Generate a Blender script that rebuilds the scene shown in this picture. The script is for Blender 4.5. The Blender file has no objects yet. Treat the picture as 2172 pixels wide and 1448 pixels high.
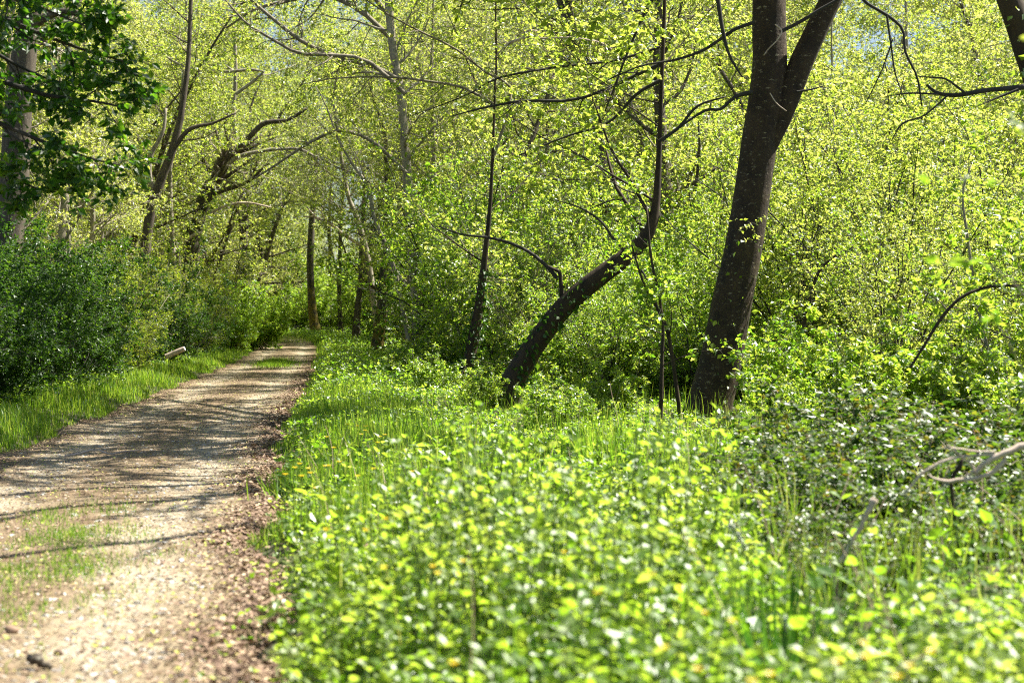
import bpy, math
import numpy as np
from mathutils import Vector

# ------------------------------------------------------------------ camera, world, sun, exposure
SC = bpy.context.scene
COL = SC.collection
F, CX, HY, CAMH = 3318.0, 1086.0, 680.0, 1.4      # focal length and horizon in photograph pixels, eye height
camd = bpy.data.cameras.new("camera")
cam = bpy.data.objects.new("camera", camd)
COL.objects.link(cam)
cam.location = (0, 0, CAMH)
cam.rotation_euler = (math.radians(90), 0, 0)
camd.sensor_width = 36.0
camd.lens = F / 2172 * 36.0
camd.shift_y = (HY - 724.0) / 2172.0
camd.clip_start, camd.clip_end = 0.1, 2000.0
camd.dof.use_dof = True
camd.dof.focus_distance = 26.0
camd.dof.aperture_fstop = 2.5
SC.camera = cam

SUN_AZ = math.radians(69)                         # measured from +Y towards +X
SUN_EL = math.radians(56)
world = bpy.data.worlds.new("World")
SC.world = world
world.use_nodes = True
wt = world.node_tree
bg = wt.nodes["Background"]
sky = wt.nodes.new("ShaderNodeTexSky")
sky.sky_type = 'NISHITA'
sky.sun_disc = False
sky.sun_elevation = SUN_EL
sky.sun_rotation = SUN_AZ
wt.links.new(sky.outputs[0], bg.inputs[0])
bg.inputs[1].default_value = 0.05
sd = bpy.data.lights.new("sun", 'SUN')
sd.energy = 5.0
sd.angle = math.radians(0.5)
sd.color = (1.0, 0.94, 0.82)
sun = bpy.data.objects.new("sun", sd)
COL.objects.link(sun)
sv = Vector((math.sin(SUN_AZ) * math.cos(SUN_EL), math.cos(SUN_AZ) * math.cos(SUN_EL), math.sin(SUN_EL)))
sun.rotation_euler = sv.to_track_quat('Z', 'Y').to_euler()
SC.view_settings.view_transform = 'Standard'
SC.view_settings.look = 'None'
SC.view_settings.exposure = 1.58
SC.view_settings.gamma = 1.0
cy = SC.cycles
cy.max_bounces = 7
cy.diffuse_bounces = 2
cy.glossy_bounces = 2
cy.transmission_bounces = 2
cy.caustics_reflective = False
cy.caustics_refractive = False
cy.use_fast_gi = False
cy.filter_width = 1.1
cy.use_denoising = False

rng = np.random.default_rng(11)


# ------------------------------------------------------------------ helpers: numpy mesh builder
def nrm(v):
    return v / np.maximum(np.linalg.norm(v, axis=-1, keepdims=True), 1e-9)


def rnd_unit(n):
    return nrm(rng.normal(size=(n, 3)))


class MB:
    def __init__(self):
        self.v, self.t, self.f3, self.f4, self.m3, self.m4, self.n = [], [], [], [], [], [], 0

    def add(self, v, faces, tint=0.5, mat=0):
        v = np.asarray(v, dtype=np.float32).reshape(-1, 3)
        t = np.broadcast_to(np.asarray(tint, dtype=np.float32), (len(v),)).copy()
        for f in faces:
            f = np.asarray(f, dtype=np.int64)
            if len(f) == 0:
                continue
            (self.f3 if f.shape[1] == 3 else self.f4).append(f + self.n)
            (self.m3 if f.shape[1] == 3 else self.m4).append(np.full(len(f), mat, dtype=np.int32))
        self.v.append(v)
        self.t.append(t)
        self.n += len(v)

    def tubes(self, P, R, sides=5, tint=0.5, mat=0, rough=0.0):
        P = np.asarray(P, float)
        R = np.asarray(R, float)
        if P.ndim == 2:
            P, R = P[None], R[None]
        m, k = P.shape[:2]
        T = nrm(np.gradient(P, axis=1))
        ref = nrm(np.cross(T.mean(axis=1), rng.normal(size=(m, 3))))
        A = ref[:, None] - T * np.sum(ref[:, None] * T, axis=-1, keepdims=True)
        A = nrm(A)
        B = np.cross(T, A)
        ang = np.linspace(0, 2 * np.pi, sides, endpoint=False)
        RR = np.repeat(R[:, :, None], sides, axis=2)
        if rough:
            ph = rng.uniform(0, 6.28, (m, 1, 4))
            kk = np.arange(k)[None, :, None]
            a = ang[None, None, :]
            RR = RR * (1 + rough * (np.sin(2 * a + .35 * kk + ph[..., 0:1]) + .7 * np.sin(3 * a - .5 * kk + ph[..., 1:2])
                                    + .5 * np.sin(5 * a + .23 * kk + ph[..., 2:3]) + .6 * rng.normal(size=RR.shape) * .35))
        V = P[:, :, None] + RR[..., None] * (np.cos(ang)[None, None, :, None] * A[:, :, None] + np.sin(ang)[None, None, :, None] * B[:, :, None])
        idx = np.arange(m * k * sides).reshape(m, k, sides)
        nx = np.roll(idx, -1, axis=2)
        q = np.stack([idx[:, :-1], nx[:, :-1], nx[:, 1:], idx[:, 1:]], axis=-1).reshape(-1, 4)
        faces = [q]
        cap = idx[:, -1]
        if sides == 3:
            faces.append(cap)
        elif sides == 4:
            faces.append(cap)
        else:
            c0 = np.repeat(cap[:, :1], sides - 2, axis=1)
            faces.append(np.stack([c0, cap[:, 1:-1], cap[:, 2:]], axis=-1).reshape(-1, 3))
        tt = np.broadcast_to(np.asarray(tint, float).reshape(-1, 1, 1), (m, k, sides)).reshape(-1)
        self.add(V, faces, tt, mat)

    def leaves(self, P, D, N, L, W, tint, kind="kite", mat=0):
        n = len(P)
        if n == 0:
            return
        D = nrm(D)
        S = nrm(np.cross(D, N))
        N = np.cross(S, D)
        tv, tf = LEAF[kind]
        L = np.broadcast_to(L, (n,))[:, None, None]
        W = np.broadcast_to(W, (n,))[:, None, None]
        V = P[:, None] + D[:, None] * tv[None, :, 0:1] * L + S[:, None] * tv[None, :, 1:2] * W + N[:, None] * tv[None, :, 2:3] * L
        off = (np.arange(n) * len(tv))[:, None, None]
        fs = [(np.asarray(f)[None] + off).reshape(-1, len(f[0])) for f in tf]
        self.add(V, fs, np.repeat(np.broadcast_to(tint, (n,)), len(tv)), mat)

    def build(self, name, mats, parent=None, smooth=False):
        me = bpy.data.meshes.new(name)
        if self.n:
            v = np.concatenate(self.v)
            f3 = np.concatenate(self.f3) if self.f3 else np.zeros((0, 3), int)
            f4 = np.concatenate(self.f4) if self.f4 else np.zeros((0, 4), int)
            nl = f3.size + f4.size
            me.vertices.add(len(v))
            me.vertices.foreach_set("co", v.ravel())
            me.loops.add(nl)
            me.loops.foreach_set("vertex_index", np.concatenate([f3.ravel(), f4.ravel()]).astype(np.int32))
            npoly = len(f3) + len(f4)
            me.polygons.add(npoly)
            st = np.concatenate([np.arange(len(f3)) * 3, f3.size + np.arange(len(f4)) * 4]).astype(np.int32)
            me.polygons.foreach_set("loop_start", st)
            mi = np.concatenate(self.m3 + self.m4) if (self.m3 or self.m4) else np.zeros(0, np.int32)
            me.polygons.foreach_set("material_index", mi.astype(np.int32))
            me.polygons.foreach_set("use_smooth", np.full(npoly, bool(smooth)))
            a = me.attributes.new("tint", 'FLOAT', 'POINT')
            a.data.foreach_set("value", np.concatenate(self.t).astype(np.float32))
            me.update(calc_edges=True)
        for m in (mats if isinstance(mats, (list, tuple)) else [mats]):
            me.materials.append(m)
        o = bpy.data.objects.new(name, me)
        COL.objects.link(o)
        if parent is not None:
            o.parent = parent
        return o


LEAF = {
    # a leaf folded along its midrib, tip drooping
    "kite": (np.array([(0, 0, 0), (.42, .5, .07), (1, 0, -.12), (.42, -.5, .07)]), [[(0, 2, 1), (0, 3, 2)]]),
    "ovate": (np.array([(0, 0, 0), (.18, .36, .03), (.5, .46, .02), (.8, .22, -.07), (1, 0, -.18), (.8, -.22, -.07), (.5, -.46, .02), (.18, -.36, .03), (.45, 0, -.05)]),
              [[(8, 0, 1, 2)[::-1], (8, 2, 3, 4)[::-1], (8, 4, 5, 6)[::-1], (8, 6, 7, 0)[::-1]]]),
    "lobed": (np.array([(0, 0, 0), (.1, .42, .02), (.35, .25, 0), (.55, .52, -.02), (.68, .2, -.04), (1, 0, -.15), (.68, -.2, -.04), (.55, -.52, -.02), (.35, -.25, 0), (.1, -.42, .02), (.4, 0, -.03)]),
              [[(10, 2, 1, 0), (10, 4, 3, 2), (10, 6, 5, 4), (10, 8, 7, 6), (10, 0, 9, 8)]]),
    "blade": (np.array([(0, .5, 0), (0, -.5, 0), (.45, .42, .04), (.45, -.42, .04), (.8, .26, -.06), (.8, -.26, -.06), (1, 0, -.2)]),
              [[(0, 1, 3, 2), (2, 3, 5, 4)], [(4, 5, 6)]]),
}


# ------------------------------------------------------------------ materials
def nd(t, kind, **kw):
    n = t.nodes.new(kind)
    for k, v in kw.items():
        setattr(n, k, v)
    return n


def ramp(t, fac, stops):
    r = nd(t, "ShaderNodeValToRGB")
    cr = r.color_ramp
    while len(cr.elements) < len(stops):
        cr.elements.new(0.5)
    for e, (p, c) in zip(cr.elements, stops):
        e.position = p
        e.color = (*c, 1)
    t.links.new(fac, r.inputs[0])
    return r.outputs[0]


def leaf_mat(name, refl, trans, mix=0.5, gloss=1.0, rough=0.38):
    m = bpy.data.materials.new(name)
    m.use_nodes = True
    t = m.node_tree
    t.nodes.clear()
    out = nd(t, "ShaderNodeOutputMaterial")
    at = nd(t, "ShaderNodeAttribute", attribute_name="tint")
    oi = nd(t, "ShaderNodeObjectInfo")
    ad = nd(t, "ShaderNodeMath", operation='MULTIPLY_ADD')
    ad.inputs[1].default_value = 0.22
    t.links.new(oi.outputs["Random"], ad.inputs[0])
    sub = nd(t, "ShaderNodeMath", operation='SUBTRACT')
    t.links.new(at.outputs["Fac"], sub.inputs[0])
    sub.inputs[1].default_value = 0.11
    t.links.new(sub.outputs[0], ad.inputs[2])
    k = len(refl)
    r = ramp(t, ad.outputs[0], [(i / max(k - 1, 1), c) for i, c in enumerate(refl)])
    tr = ramp(t, ad.outputs[0], [(i / max(k - 1, 1), c) for i, c in enumerate(trans)])
    d = nd(t, "ShaderNodeBsdfDiffuse")
    tl = nd(t, "ShaderNodeBsdfTranslucent")
    t.links.new(r, d.inputs[0])
    t.links.new(tr, tl.inputs[0])
    mx = nd(t, "ShaderNodeMixShader")
    mx.inputs[0].default_value = mix
    t.links.new(d.outputs[0], mx.inputs[1])
    t.links.new(tl.outputs[0], mx.inputs[2])
    g = nd(t, "ShaderNodeBsdfGlossy")
    g.inputs["Roughness"].default_value = rough + .12
    g.inputs["Color"].default_value = (.95, 1, .95, 1)
    fr = nd(t, "ShaderNodeFresnel")
    fr.inputs[0].default_value = 1.45
    mu = nd(t, "ShaderNodeMath", operation='MULTIPLY')
    mu.inputs[1].default_value = gloss * .10
    t.links.new(fr.outputs[0], mu.inputs[0])
    mx2 = nd(t, "ShaderNodeMixShader")
    t.links.new(mu.outputs[0], mx2.inputs[0])
    t.links.new(mx.outputs[0], mx2.inputs[1])
    t.links.new(g.outputs[0], mx2.inputs[2])
    t.links.new(mx2.outputs[0], out.inputs[0])
    return m


def bark_mat(name, dark, light, scale=6.0, lichen=None, lich_amt=0.60, moss=None, stretch=0.25, bump=0.5, moss_top=2.2):
    m = bpy.data.materials.new(name)
    m.use_nodes = True
    t = m.node_tree
    b = t.nodes["Principled BSDF"]
    b.inputs["Roughness"].default_value = 0.85
    tc = nd(t, "ShaderNodeTexCoord")
    mp = nd(t, "ShaderNodeMapping")
    mp.inputs["Scale"].default_value = (1, 1, stretch)
    t.links.new(tc.outputs["Object"], mp.inputs[0])
    n1 = nd(t, "ShaderNodeTexNoise")
    n1.inputs["Scale"].default_value = scale
    n1.inputs["Detail"].default_value = 8
    n1.inputs["Roughness"].default_value = 0.65
    t.links.new(mp.outputs[0], n1.inputs[0])
    c = ramp(t, n1.outputs["Fac"], [(.3, dark), (.68, light)])
    if lichen:
        mp2 = nd(t, "ShaderNodeMapping")
        mp2.inputs["Scale"].default_value = (1, 1, 2.2)
        t.links.new(tc.outputs["Object"], mp2.inputs[0])
        n2 = nd(t, "ShaderNodeTexNoise")
        n2.inputs["Scale"].default_value = scale * 2.6
        n2.inputs["Detail"].default_value = 5
        n2.inputs["Roughness"].default_value = .7
        t.links.new(mp2.outputs[0], n2.inputs[0])
        f = ramp(t, n2.outputs["Fac"], [(lich_amt, (0, 0, 0)), (lich_amt + .07, (1, 1, 1))])
        mx = nd(t, "ShaderNodeMixRGB")
        t.links.new(f, mx.inputs[0])
        t.links.new(c, mx.inputs[1])
        mx.inputs[2].default_value = (*lichen, 1)
        c = mx.outputs[0]
    if moss:
        n3 = nd(t, "ShaderNodeTexNoise")
        n3.inputs["Scale"].default_value = 2.2
        n3.inputs["Detail"].default_value = 6
        t.links.new(tc.outputs["Object"], n3.inputs[0])
        sp = nd(t, "ShaderNodeSeparateXYZ")
        t.links.new(tc.outputs["Object"], sp.inputs[0])
        mr = nd(t, "ShaderNodeMapRange")
        mr.inputs["From Min"].default_value = 0
        mr.inputs["From Max"].default_value = moss_top
        mr.inputs["To Min"].default_value = .25
        mr.inputs["To Max"].default_value = -.15
        t.links.new(sp.outputs["Z"], mr.inputs[0])
        a = nd(t, "ShaderNodeMath", operation='ADD')
        t.links.new(mr.outputs[0], a.inputs[0])
        t.links.new(n3.outputs["Fac"], a.inputs[1])
        f = ramp(t, a.outputs[0], [(.5, (0, 0, 0)), (.62, (1, 1, 1))])
        mx = nd(t, "ShaderNodeMixRGB")
        t.links.new(f, mx.inputs[0])
        t.links.new(c, mx.inputs[1])
        mx.inputs[2].default_value = (*moss, 1)
        c = mx.outputs[0]
    t.links.new(c, b.inputs["Base Color"])
    bp = nd(t, "ShaderNodeBump")
    bp.inputs["Strength"].default_value = bump
    bp.inputs["Distance"].default_value = 0.03
    t.links.new(n1.outputs["Fac"], bp.inputs["Height"])
    t.links.new(bp.outputs[0], b.inputs["Normal"])
    return m


def tint_mat(name, stops, rough=0.8):
    m = bpy.data.materials.new(name)
    m.use_nodes = True
    t = m.node_tree
    b = t.nodes["Principled BSDF"]
    b.inputs["Roughness"].default_value = rough
    at = nd(t, "ShaderNodeAttribute", attribute_name="tint")
    t.links.new(ramp(t, at.outputs["Fac"], stops), b.inputs["Base Color"])
    return m


M = {}
M["spring"] = leaf_mat("spring_leaf", [(.055, .10, .012), (.085, .14, .016), (.12, .17, .02), (.17, .19, .03)],
                       [(.40, .60, .04), (.58, .75, .07), (.75, .84, .14), (.88, .86, .26)], mix=.58)
M["thicket"] = leaf_mat("thicket_leaf", [(.045, .095, .014), (.065, .12, .014), (.10, .15, .018), (.13, .165, .02)],
                        [(.25, .54, .025), (.43, .70, .04), (.61, .80, .07), (.75, .82, .13)], mix=.58, gloss=1.3)
M["hedge"] = leaf_mat("hedge_leaf", [(.045, .075, .012), (.07, .105, .014), (.10, .13, .018), (.14, .145, .03)],
                      [(.22, .38, .018), (.36, .54, .022), (.52, .66, .035), (.64, .66, .06)], mix=.52, gloss=.35, rough=.36)
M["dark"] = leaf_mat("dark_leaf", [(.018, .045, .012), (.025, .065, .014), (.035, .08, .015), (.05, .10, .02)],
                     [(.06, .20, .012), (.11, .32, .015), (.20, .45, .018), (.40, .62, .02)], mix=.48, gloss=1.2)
M["ivy"] = leaf_mat("ivy_leaf", [(.02, .05, .014), (.03, .075, .016), (.05, .10, .02)],
                    [(.06, .16, .012), (.12, .28, .015), (.25, .42, .02)], mix=.42, gloss=.5, rough=.36)
M["herb"] = leaf_mat("herb_leaf", [(.06, .14, .016), (.09, .18, .02), (.12, .205, .025), (.15, .22, .035)],
                     [(.24, .53, .02), (.40, .68, .035), (.54, .77, .055), (.66, .80, .11)], mix=.58, gloss=.75, rough=.36)
M["bramble"] = leaf_mat("bramble_leaf", [(.025, .055, .016), (.04, .08, .018), (.06, .10, .02), (.12, .09, .02)],
                        [(.10, .24, .015), (.18, .36, .02), (.30, .46, .03), (.42, .30, .03)], mix=.4, gloss=1.0, rough=.35)
M["grass"] = leaf_mat("grass_blade", [(.04, .11, .012), (.06, .15, .014), (.09, .18, .018), (.16, .20, .04)],
                      [(.16, .40, .02), (.30, .56, .03), (.48, .68, .05), (.66, .70, .16)], mix=.5, gloss=1.1, rough=.4)
M["sedge"] = leaf_mat("sedge_blade", [(.022, .07, .014), (.035, .095, .016), (.05, .12, .02)], [(.05, .18, .015), (.10, .28, .02), (.2, .42, .03)], mix=.4, gloss=1.2)
M["twig"] = bark_mat("twig_bark", (.10, .085, .06), (.30, .26, .19), scale=9, bump=.2)
M["paletwig"] = bark_mat("pale_twig_bark", (.20, .17, .13), (.46, .41, .33), scale=9, bump=.2)
M["darktwig"] = bark_mat("dark_twig_bark", (.018, .016, .014), (.06, .055, .045), scale=9, bump=.2)
M["bark"] = bark_mat("grey_brown_bark", (.03, .024, .017), (.135, .108, .078), scale=7, lichen=(.34, .33, .27), lich_amt=.6)
M["palebark"] = bark_mat("pale_bark", (.14, .12, .09), (.42, .37, .29), scale=6, lichen=(.50, .48, .40), lich_amt=.58)
M["bigbark"] = bark_mat("big_trunk_bark", (.009, .005, .0024), (.066, .041, .020), scale=5, lichen=(.30, .26, .17), lich_amt=.595, stretch=.7, bump=1.0)
M["leanbark"] = bark_mat("leaning_trunk_bark", (.010, .006, .0035), (.066, .043, .023), scale=6, lichen=(.16, .16, .10), lich_amt=.66)
M["mossbark"] = bark_mat("mossy_bark", (.03, .026, .02), (.14, .12, .09), scale=6, moss=(.17, .13, .02), moss_top=3.6)
M["deadwood"] = bark_mat("dead_wood", (.36, .27, .21), (.70, .58, .48), scale=8, bump=.25)
M["stem"] = tint_mat("herb_stem", [(0, (.05, .10, .02)), (1, (.13, .19, .04))])
M["petal"] = leaf_mat("buttercup_petal", [(.82, .70, .01), (.88, .78, .01)], [(.95, .66, .01), (.98, .75, .01)], mix=.45, gloss=1.3, rough=.25)
M["pollen"] = tint_mat("buttercup_centre", [(0, (.45, .30, .02)), (1, (.6, .42, .03))])
M["litter"] = tint_mat("leaf_litter", [(0, (.075, .045, .03)), (.35, (.22, .14, .095)), (.6, (.42, .30, .21)), (.82, (.55, .44, .30)), (.93, (.50, .46, .10)), (1, (.36, .48, .06))])
M["gravel"] = tint_mat("gravel_stone", [(0, (.20, .18, .16)), (.5, (.42, .39, .35)), (1, (.62, .59, .54))])
M["blossom"] = tint_mat("white_blossom", [(0, (.75, .75, .68)), (1, (.85, .85, .80))])


def ground_mat():
    m = bpy.data.materials.new("woodland_soil")
    m.use_nodes = True
    t = m.node_tree
    b = t.nodes["Principled BSDF"]
    b.inputs["Roughness"].default_value = .95
    tc = nd(t, "ShaderNodeTexCoord")
    n1 = nd(t, "ShaderNodeTexNoise")
    n1.inputs["Scale"].default_value = 2.4
    n1.inputs["Detail"].default_value = 9
    n1.inputs["Roughness"].default_value = .7
    t.links.new(tc.outputs["Object"], n1.inputs[0])
    c = ramp(t, n1.outputs["Fac"], [(.3, (.03, .024, .014)), (.48, (.07, .06, .03)), (.56, (.055, .085, .02)), (.72, (.16, .12, .07))])
    t.links.new(c, b.inputs["Base Color"])
    bp = nd(t, "ShaderNodeBump")
    bp.inputs["Strength"].default_value = .8
    bp.inputs["Distance"].default_value = .06
    t.links.new(n1.outputs["Fac"], bp.inputs["Height"])
    t.links.new(bp.outputs[0], b.inputs["Normal"])
    return m


def track_mat():
    """packed gravelly earth: pale wheel ruts, litter-brown margins (the tint attribute runs across the track, 0 and 1 at the edges)"""
    m = bpy.data.materials.new("gravel_track")
    m.use_nodes = True
    t = m.node_tree
    b = t.nodes["Principled BSDF"]
    b.inputs["Roughness"].default_value = .95
    tc = nd(t, "ShaderNodeTexCoord")
    at = nd(t, "ShaderNodeAttribute", attribute_name="tint")
    n1 = nd(t, "ShaderNodeTexNoise")
    n1.inputs["Scale"].default_value = 1.3
    n1.inputs["Detail"].default_value = 8
    n1.inputs["Roughness"].default_value = .7
    t.links.new(tc.outputs["Object"], n1.inputs[0])
    n2 = nd(t, "ShaderNodeTexNoise")
    n2.inputs["Scale"].default_value = 26
    n2.inputs["Detail"].default_value = 5
    n2.inputs["Roughness"].default_value = .75
    t.links.new(tc.outputs["Object"], n2.inputs[0])
    vo = nd(t, "ShaderNodeTexVoronoi")
    vo.inputs["Scale"].default_value = 22
    t.links.new(tc.outputs["Object"], vo.inputs[0])
    across = ramp(t, at.outputs["Fac"], [(0, (.05, .05, .05)), (.16, (.6, .6, .6)), (.28, (1, 1, 1)), (.42, (.5, .5, .5)), (.56, (.45, .45, .45)), (.72, (1, 1, 1)), (.84, (.62, .62, .62)), (1, (0, 0, 0))])
    s = nd(t, "ShaderNodeMath", operation='MULTIPLY_ADD')
    t.links.new(n1.outputs["Fac"], s.inputs[0])
    s.inputs[1].default_value = 1.5
    s.inputs[2].default_value = -.75
    a = nd(t, "ShaderNodeMath", operation='ADD')
    t.links.new(across, a.inputs[0])
    t.links.new(s.outputs[0], a.inputs[1])
    c1 = ramp(t, a.outputs[0], [(0, (.095, .060, .032)), (.4, (.18, .126, .070)), (.75, (.275, .218, .138)), (1, (.37, .315, .225))])
    c2 = ramp(t, n2.outputs["Fac"], [(.3, (.45, .42, .38)), (.55, (1, 1, 1)), (.75, (1.2, 1.15, 1.05))])
    mx = nd(t, "ShaderNodeMixRGB", blend_type='MULTIPLY')
    mx.inputs[0].default_value = .8
    t.links.new(c1, mx.inputs[1])
    t.links.new(c2, mx.inputs[2])
    t.links.new(mx.outputs[0], b.inputs["Base Color"])
    ad = nd(t, "ShaderNodeMath", operation='ADD')
    t.links.new(n2.outputs["Fac"], ad.inputs[0])
    t.links.new(vo.outputs["Distance"], ad.inputs[1])
    bp = nd(t, "ShaderNodeBump")
    bp.inputs["Strength"].default_value = .55
    bp.inputs["Distance"].default_value = .025
    t.links.new(ad.outputs[0], bp.inputs["Height"])
    t.links.new(bp.outputs[0], b.inputs["Normal"])
    return m


M["soil"] = ground_mat()
M["track"] = track_mat()

# ------------------------------------------------------------------ terrain
_ey = np.array([-20, 0, 6, 9.9, 14.5, 21, 27, 38.7, 51.6, 71, 82, 92, 102, 115, 140, 400.])
_ex = np.array([1.6, -.15, -.85, -1.5, -2.15, -3.05, -3.65, -4.95, -6.35, -8.7, -10.4, -12.6, -16.5, -24, -42, -240.])
TW = 3.0


def edge_r(y):
    return np.interp(y, _ey, _ex) + .09 * np.sin(y * 1.7) * np.clip(y / 10, .3, 1) + .05 * np.sin(y * 4.1 + 1)


def edge_l(y):
    return np.interp(y, _ey, _ex) - TW + .10 * np.sin(y * 1.3 + 2) + .06 * np.sin(y * 3.3)


def sstep(a, b, x):
    t = np.clip((x - a) / (b - a), 0, 1)
    return t * t * (3 - 2 * t)


def base_z(x, y):
    z = .55 * sstep(52, 105, y)
    z = z + .05 * np.sin(x * .7 + 1.3) * np.cos(y * .45) * sstep(0, 2, np.abs(x - (edge_r(y) - 1.5)) - 1.4)
    return z


def gz(x, y):
    """height of the ground: the track is worn a little below its verges"""
    x = np.asarray(x, float)
    y = np.asarray(y, float)
    r, l = edge_r(y), edge_l(y)
    ins = np.minimum(r - x, x - l)
    return base_z(x, y) - .12 * sstep(-.25, .15, ins) + .10 * sstep(0, 1.2, -ins)


def tz(x, y):
    r, l = edge_r(y), edge_l(y)
    u = (x - l) / (r - l)
    rut = -.012 * (np.exp(-((u - .27) / .10) ** 2) + np.exp(-((u - .74) / .10) ** 2)) + .008 * np.exp(-((u - .5) / .12) ** 2)
    lump = .003 * np.sin(x * 5 + y * 2.1) + .003 * np.sin(y * 3.7 - x * 3) + .002 * np.sin(y * 9 + x * 7)
    return base_z(x, y) - .015 + rut + lump - .12 * (sstep(.06, 0, u) + sstep(.94, 1, u)) * 1.0


def grid(name, xs, ys, zf, mat, tint=None):
    X, Y = np.meshgrid(xs, ys)
    mb = MB()
    idx = np.arange(X.size).reshape(X.shape)
    q = np.stack([idx[:-1, :-1], idx[:-1, 1:], idx[1:, 1:], idx[1:, :-1]], -1).reshape(-1, 4)
    mb.add(np.stack([X, Y, zf(X, Y)], -1), [q])
    o = mb.build(name, mat, smooth=True)
    o["kind"] = "structure"
    return o


xs = np.concatenate([np.linspace(-500, -40, 14), np.linspace(-38, 30, 341), np.linspace(34, 500, 14)])
ys = np.concatenate([np.linspace(-60, 2, 14), np.linspace(3, 130, 420), np.linspace(135, 900, 16)])
grid("ground", xs, ys, gz, M["soil"])

mb = MB()
ty = np.concatenate([np.linspace(-12, 40, 420), np.linspace(40.3, 125, 260)])
u = np.linspace(0, 1, 34)
TY, U = np.meshgrid(ty, u, indexing='ij')
TX = edge_l(TY) + (edge_r(TY) - edge_l(TY)) * (U * 1.10 - .05)
idx = np.arange(TX.size).reshape(TX.shape)
mb.add(np.stack([TX, TY, tz(TX, TY)], -1), [np.stack([idx[:-1, :-1], idx[:-1, 1:], idx[1:, 1:], idx[1:, :-1]], -1).reshape(-1, 4)], U.ravel())
o = mb.build("track", M["track"], smooth=True)
o["kind"] = "structure"


def px2w(px, py, d):
    return np.array([(px - CX) / F * d, d, CAMH + (HY - py) / F * d])


# ------------------------------------------------------------------ growing branches, vectorised
def catmull(pts, n):
    pts = np.asarray(pts, float)
    p = np.concatenate([[2 * pts[0] - pts[1]], pts, [2 * pts[-1] - pts[-2]]])
    seg = len(pts) - 1
    t = np.linspace(0, seg - 1e-6, n)
    i = t.astype(int)
    f = (t - i)[:, None]
    a, b, c, d = p[i], p[i + 1], p[i + 2], p[i + 3]
    return .5 * (2 * b + (c - a) * f + (2 * a - 5 * b + 4 * c - d) * f ** 2 + (3 * b - a - 3 * c + d) * f ** 3)


def grow(S, D, Ln, r0, k, wob=.15, trop=0.0, taper=.25):
    m = len(S)
    P = np.zeros((m, k + 1, 3))
    P[:, 0] = S
    D = nrm(D)
    st = (Ln / k)[:, None]
    bend = rng.normal(size=(m, 3)) * wob * .5
    for j in range(k):
        D = nrm(D + bend + rng.normal(size=(m, 3)) * wob + np.array([0, 0, trop]))
        P[:, j + 1] = P[:, j] + D * st
    R = r0[:, None] * np.linspace(1, taper, k + 1)[None]
    return P, R


def sample(P, R, n, t0=.2, t1=1.0):
    """n random points on every polyline: positions, tangents, radii, parameters"""
    m, k = P.shape[:2]
    t = t0 + (t1 - t0) * ((np.arange(n)[None] + rng.uniform(0, 1, (m, n))) / n)
    x = t * (k - 1) * .9999
    i = x.astype(int)
    f = (x - i)[..., None]
    mi = np.arange(m)[:, None]
    a, b = P[mi, i], P[mi, i + 1]
    return (a + (b - a) * f).reshape(-1, 3), nrm(b - a).reshape(-1, 3), (R[mi, i] * (1 - f[..., 0]) + R[mi, i + 1] * f[..., 0]).ravel(), t.ravel()


def side(T, ang, flat=0.0):
    """directions leaving T at an angle, round it at random"""
    n = len(T)
    q = nrm(np.cross(T, rng.normal(size=(n, 3))))
    if flat:
        q[:, 2] *= 1 - flat
        q = nrm(q)
    a = np.broadcast_to(ang, (n,))[:, None] + rng.normal(size=(n, 1)) * .18
    return nrm(T * np.cos(a) + q * np.sin(a))


def child(P, R, n, t0, ang, length, k, wob=.15, trop=0., rr=.5, t1=1.0, flat=0., falloff=.5, taper=.25):
    S, T, r, t = sample(P, R, n, t0, t1)
    D = side(T, ang, flat)
    Ln = length * (1 - falloff * (t - t0) / max(t1 - t0, .01)) * rng.uniform(.6, 1.25, len(t))
    return grow(S, D, Ln, np.minimum(r * .8, np.maximum(r * rr, .0025)), k, wob, trop, taper)


def leaf_on(mb, P, R, n, L, W=.6, kind="kite", t0=.15, mat=0, droop=.25, spread=.9, tint=(.5, .25), up=.7, cl=3):
    """leaves in small clusters at nodes along the twigs"""
    nn = max(1, int(round(n / cl)))
    S, T, r, t = sample(P, R, nn, t0, 1.0)
    size = np.repeat(rng.uniform(.55, 1.3, len(S)), cl)
    tn = np.repeat(rng.normal(tint[0], tint[1] * .8, len(S)), cl)
    S, T = np.repeat(S, cl, 0), np.repeat(T, cl, 0)
    N = len(S)
    D = nrm(T * .5 + rng.normal(size=(N, 3)) * spread * np.array([1, 1, .6]) + np.array([0, 0, -droop]))
    Nn = nrm(rng.normal(size=(N, 3)) * .75 + np.array([0, 0, up]))
    ln = L * size * rng.uniform(.7, 1.2, N)
    mb.leaves(S + D * .006 + rng.normal(size=(N, 3)) * L * .12, D, Nn, ln, ln * W * rng.uniform(.8, 1.2, N), np.clip(tn + rng.normal(0, tint[1] * .6, N), 0, 1), kind, mat)


def root_of(name, loc, label, cat, group=None, rz=0., scale=1.):
    o = bpy.data.objects.new(name, None)
    COL.objects.link(o)
    o.location = loc
    o.rotation_euler = (0, 0, rz)
    o.scale = (scale,) * 3
    o.empty_display_size = .3
    o["label"] = label
    o["category"] = cat
    if group:
        o["group"] = group
    return o


def tag(o, label, cat, group=None):
    o["label"] = label
    o["category"] = cat
    if group:
        o["group"] = group
    return o


def stuff(o):
    o["kind"] = "stuff"
    return o


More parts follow.
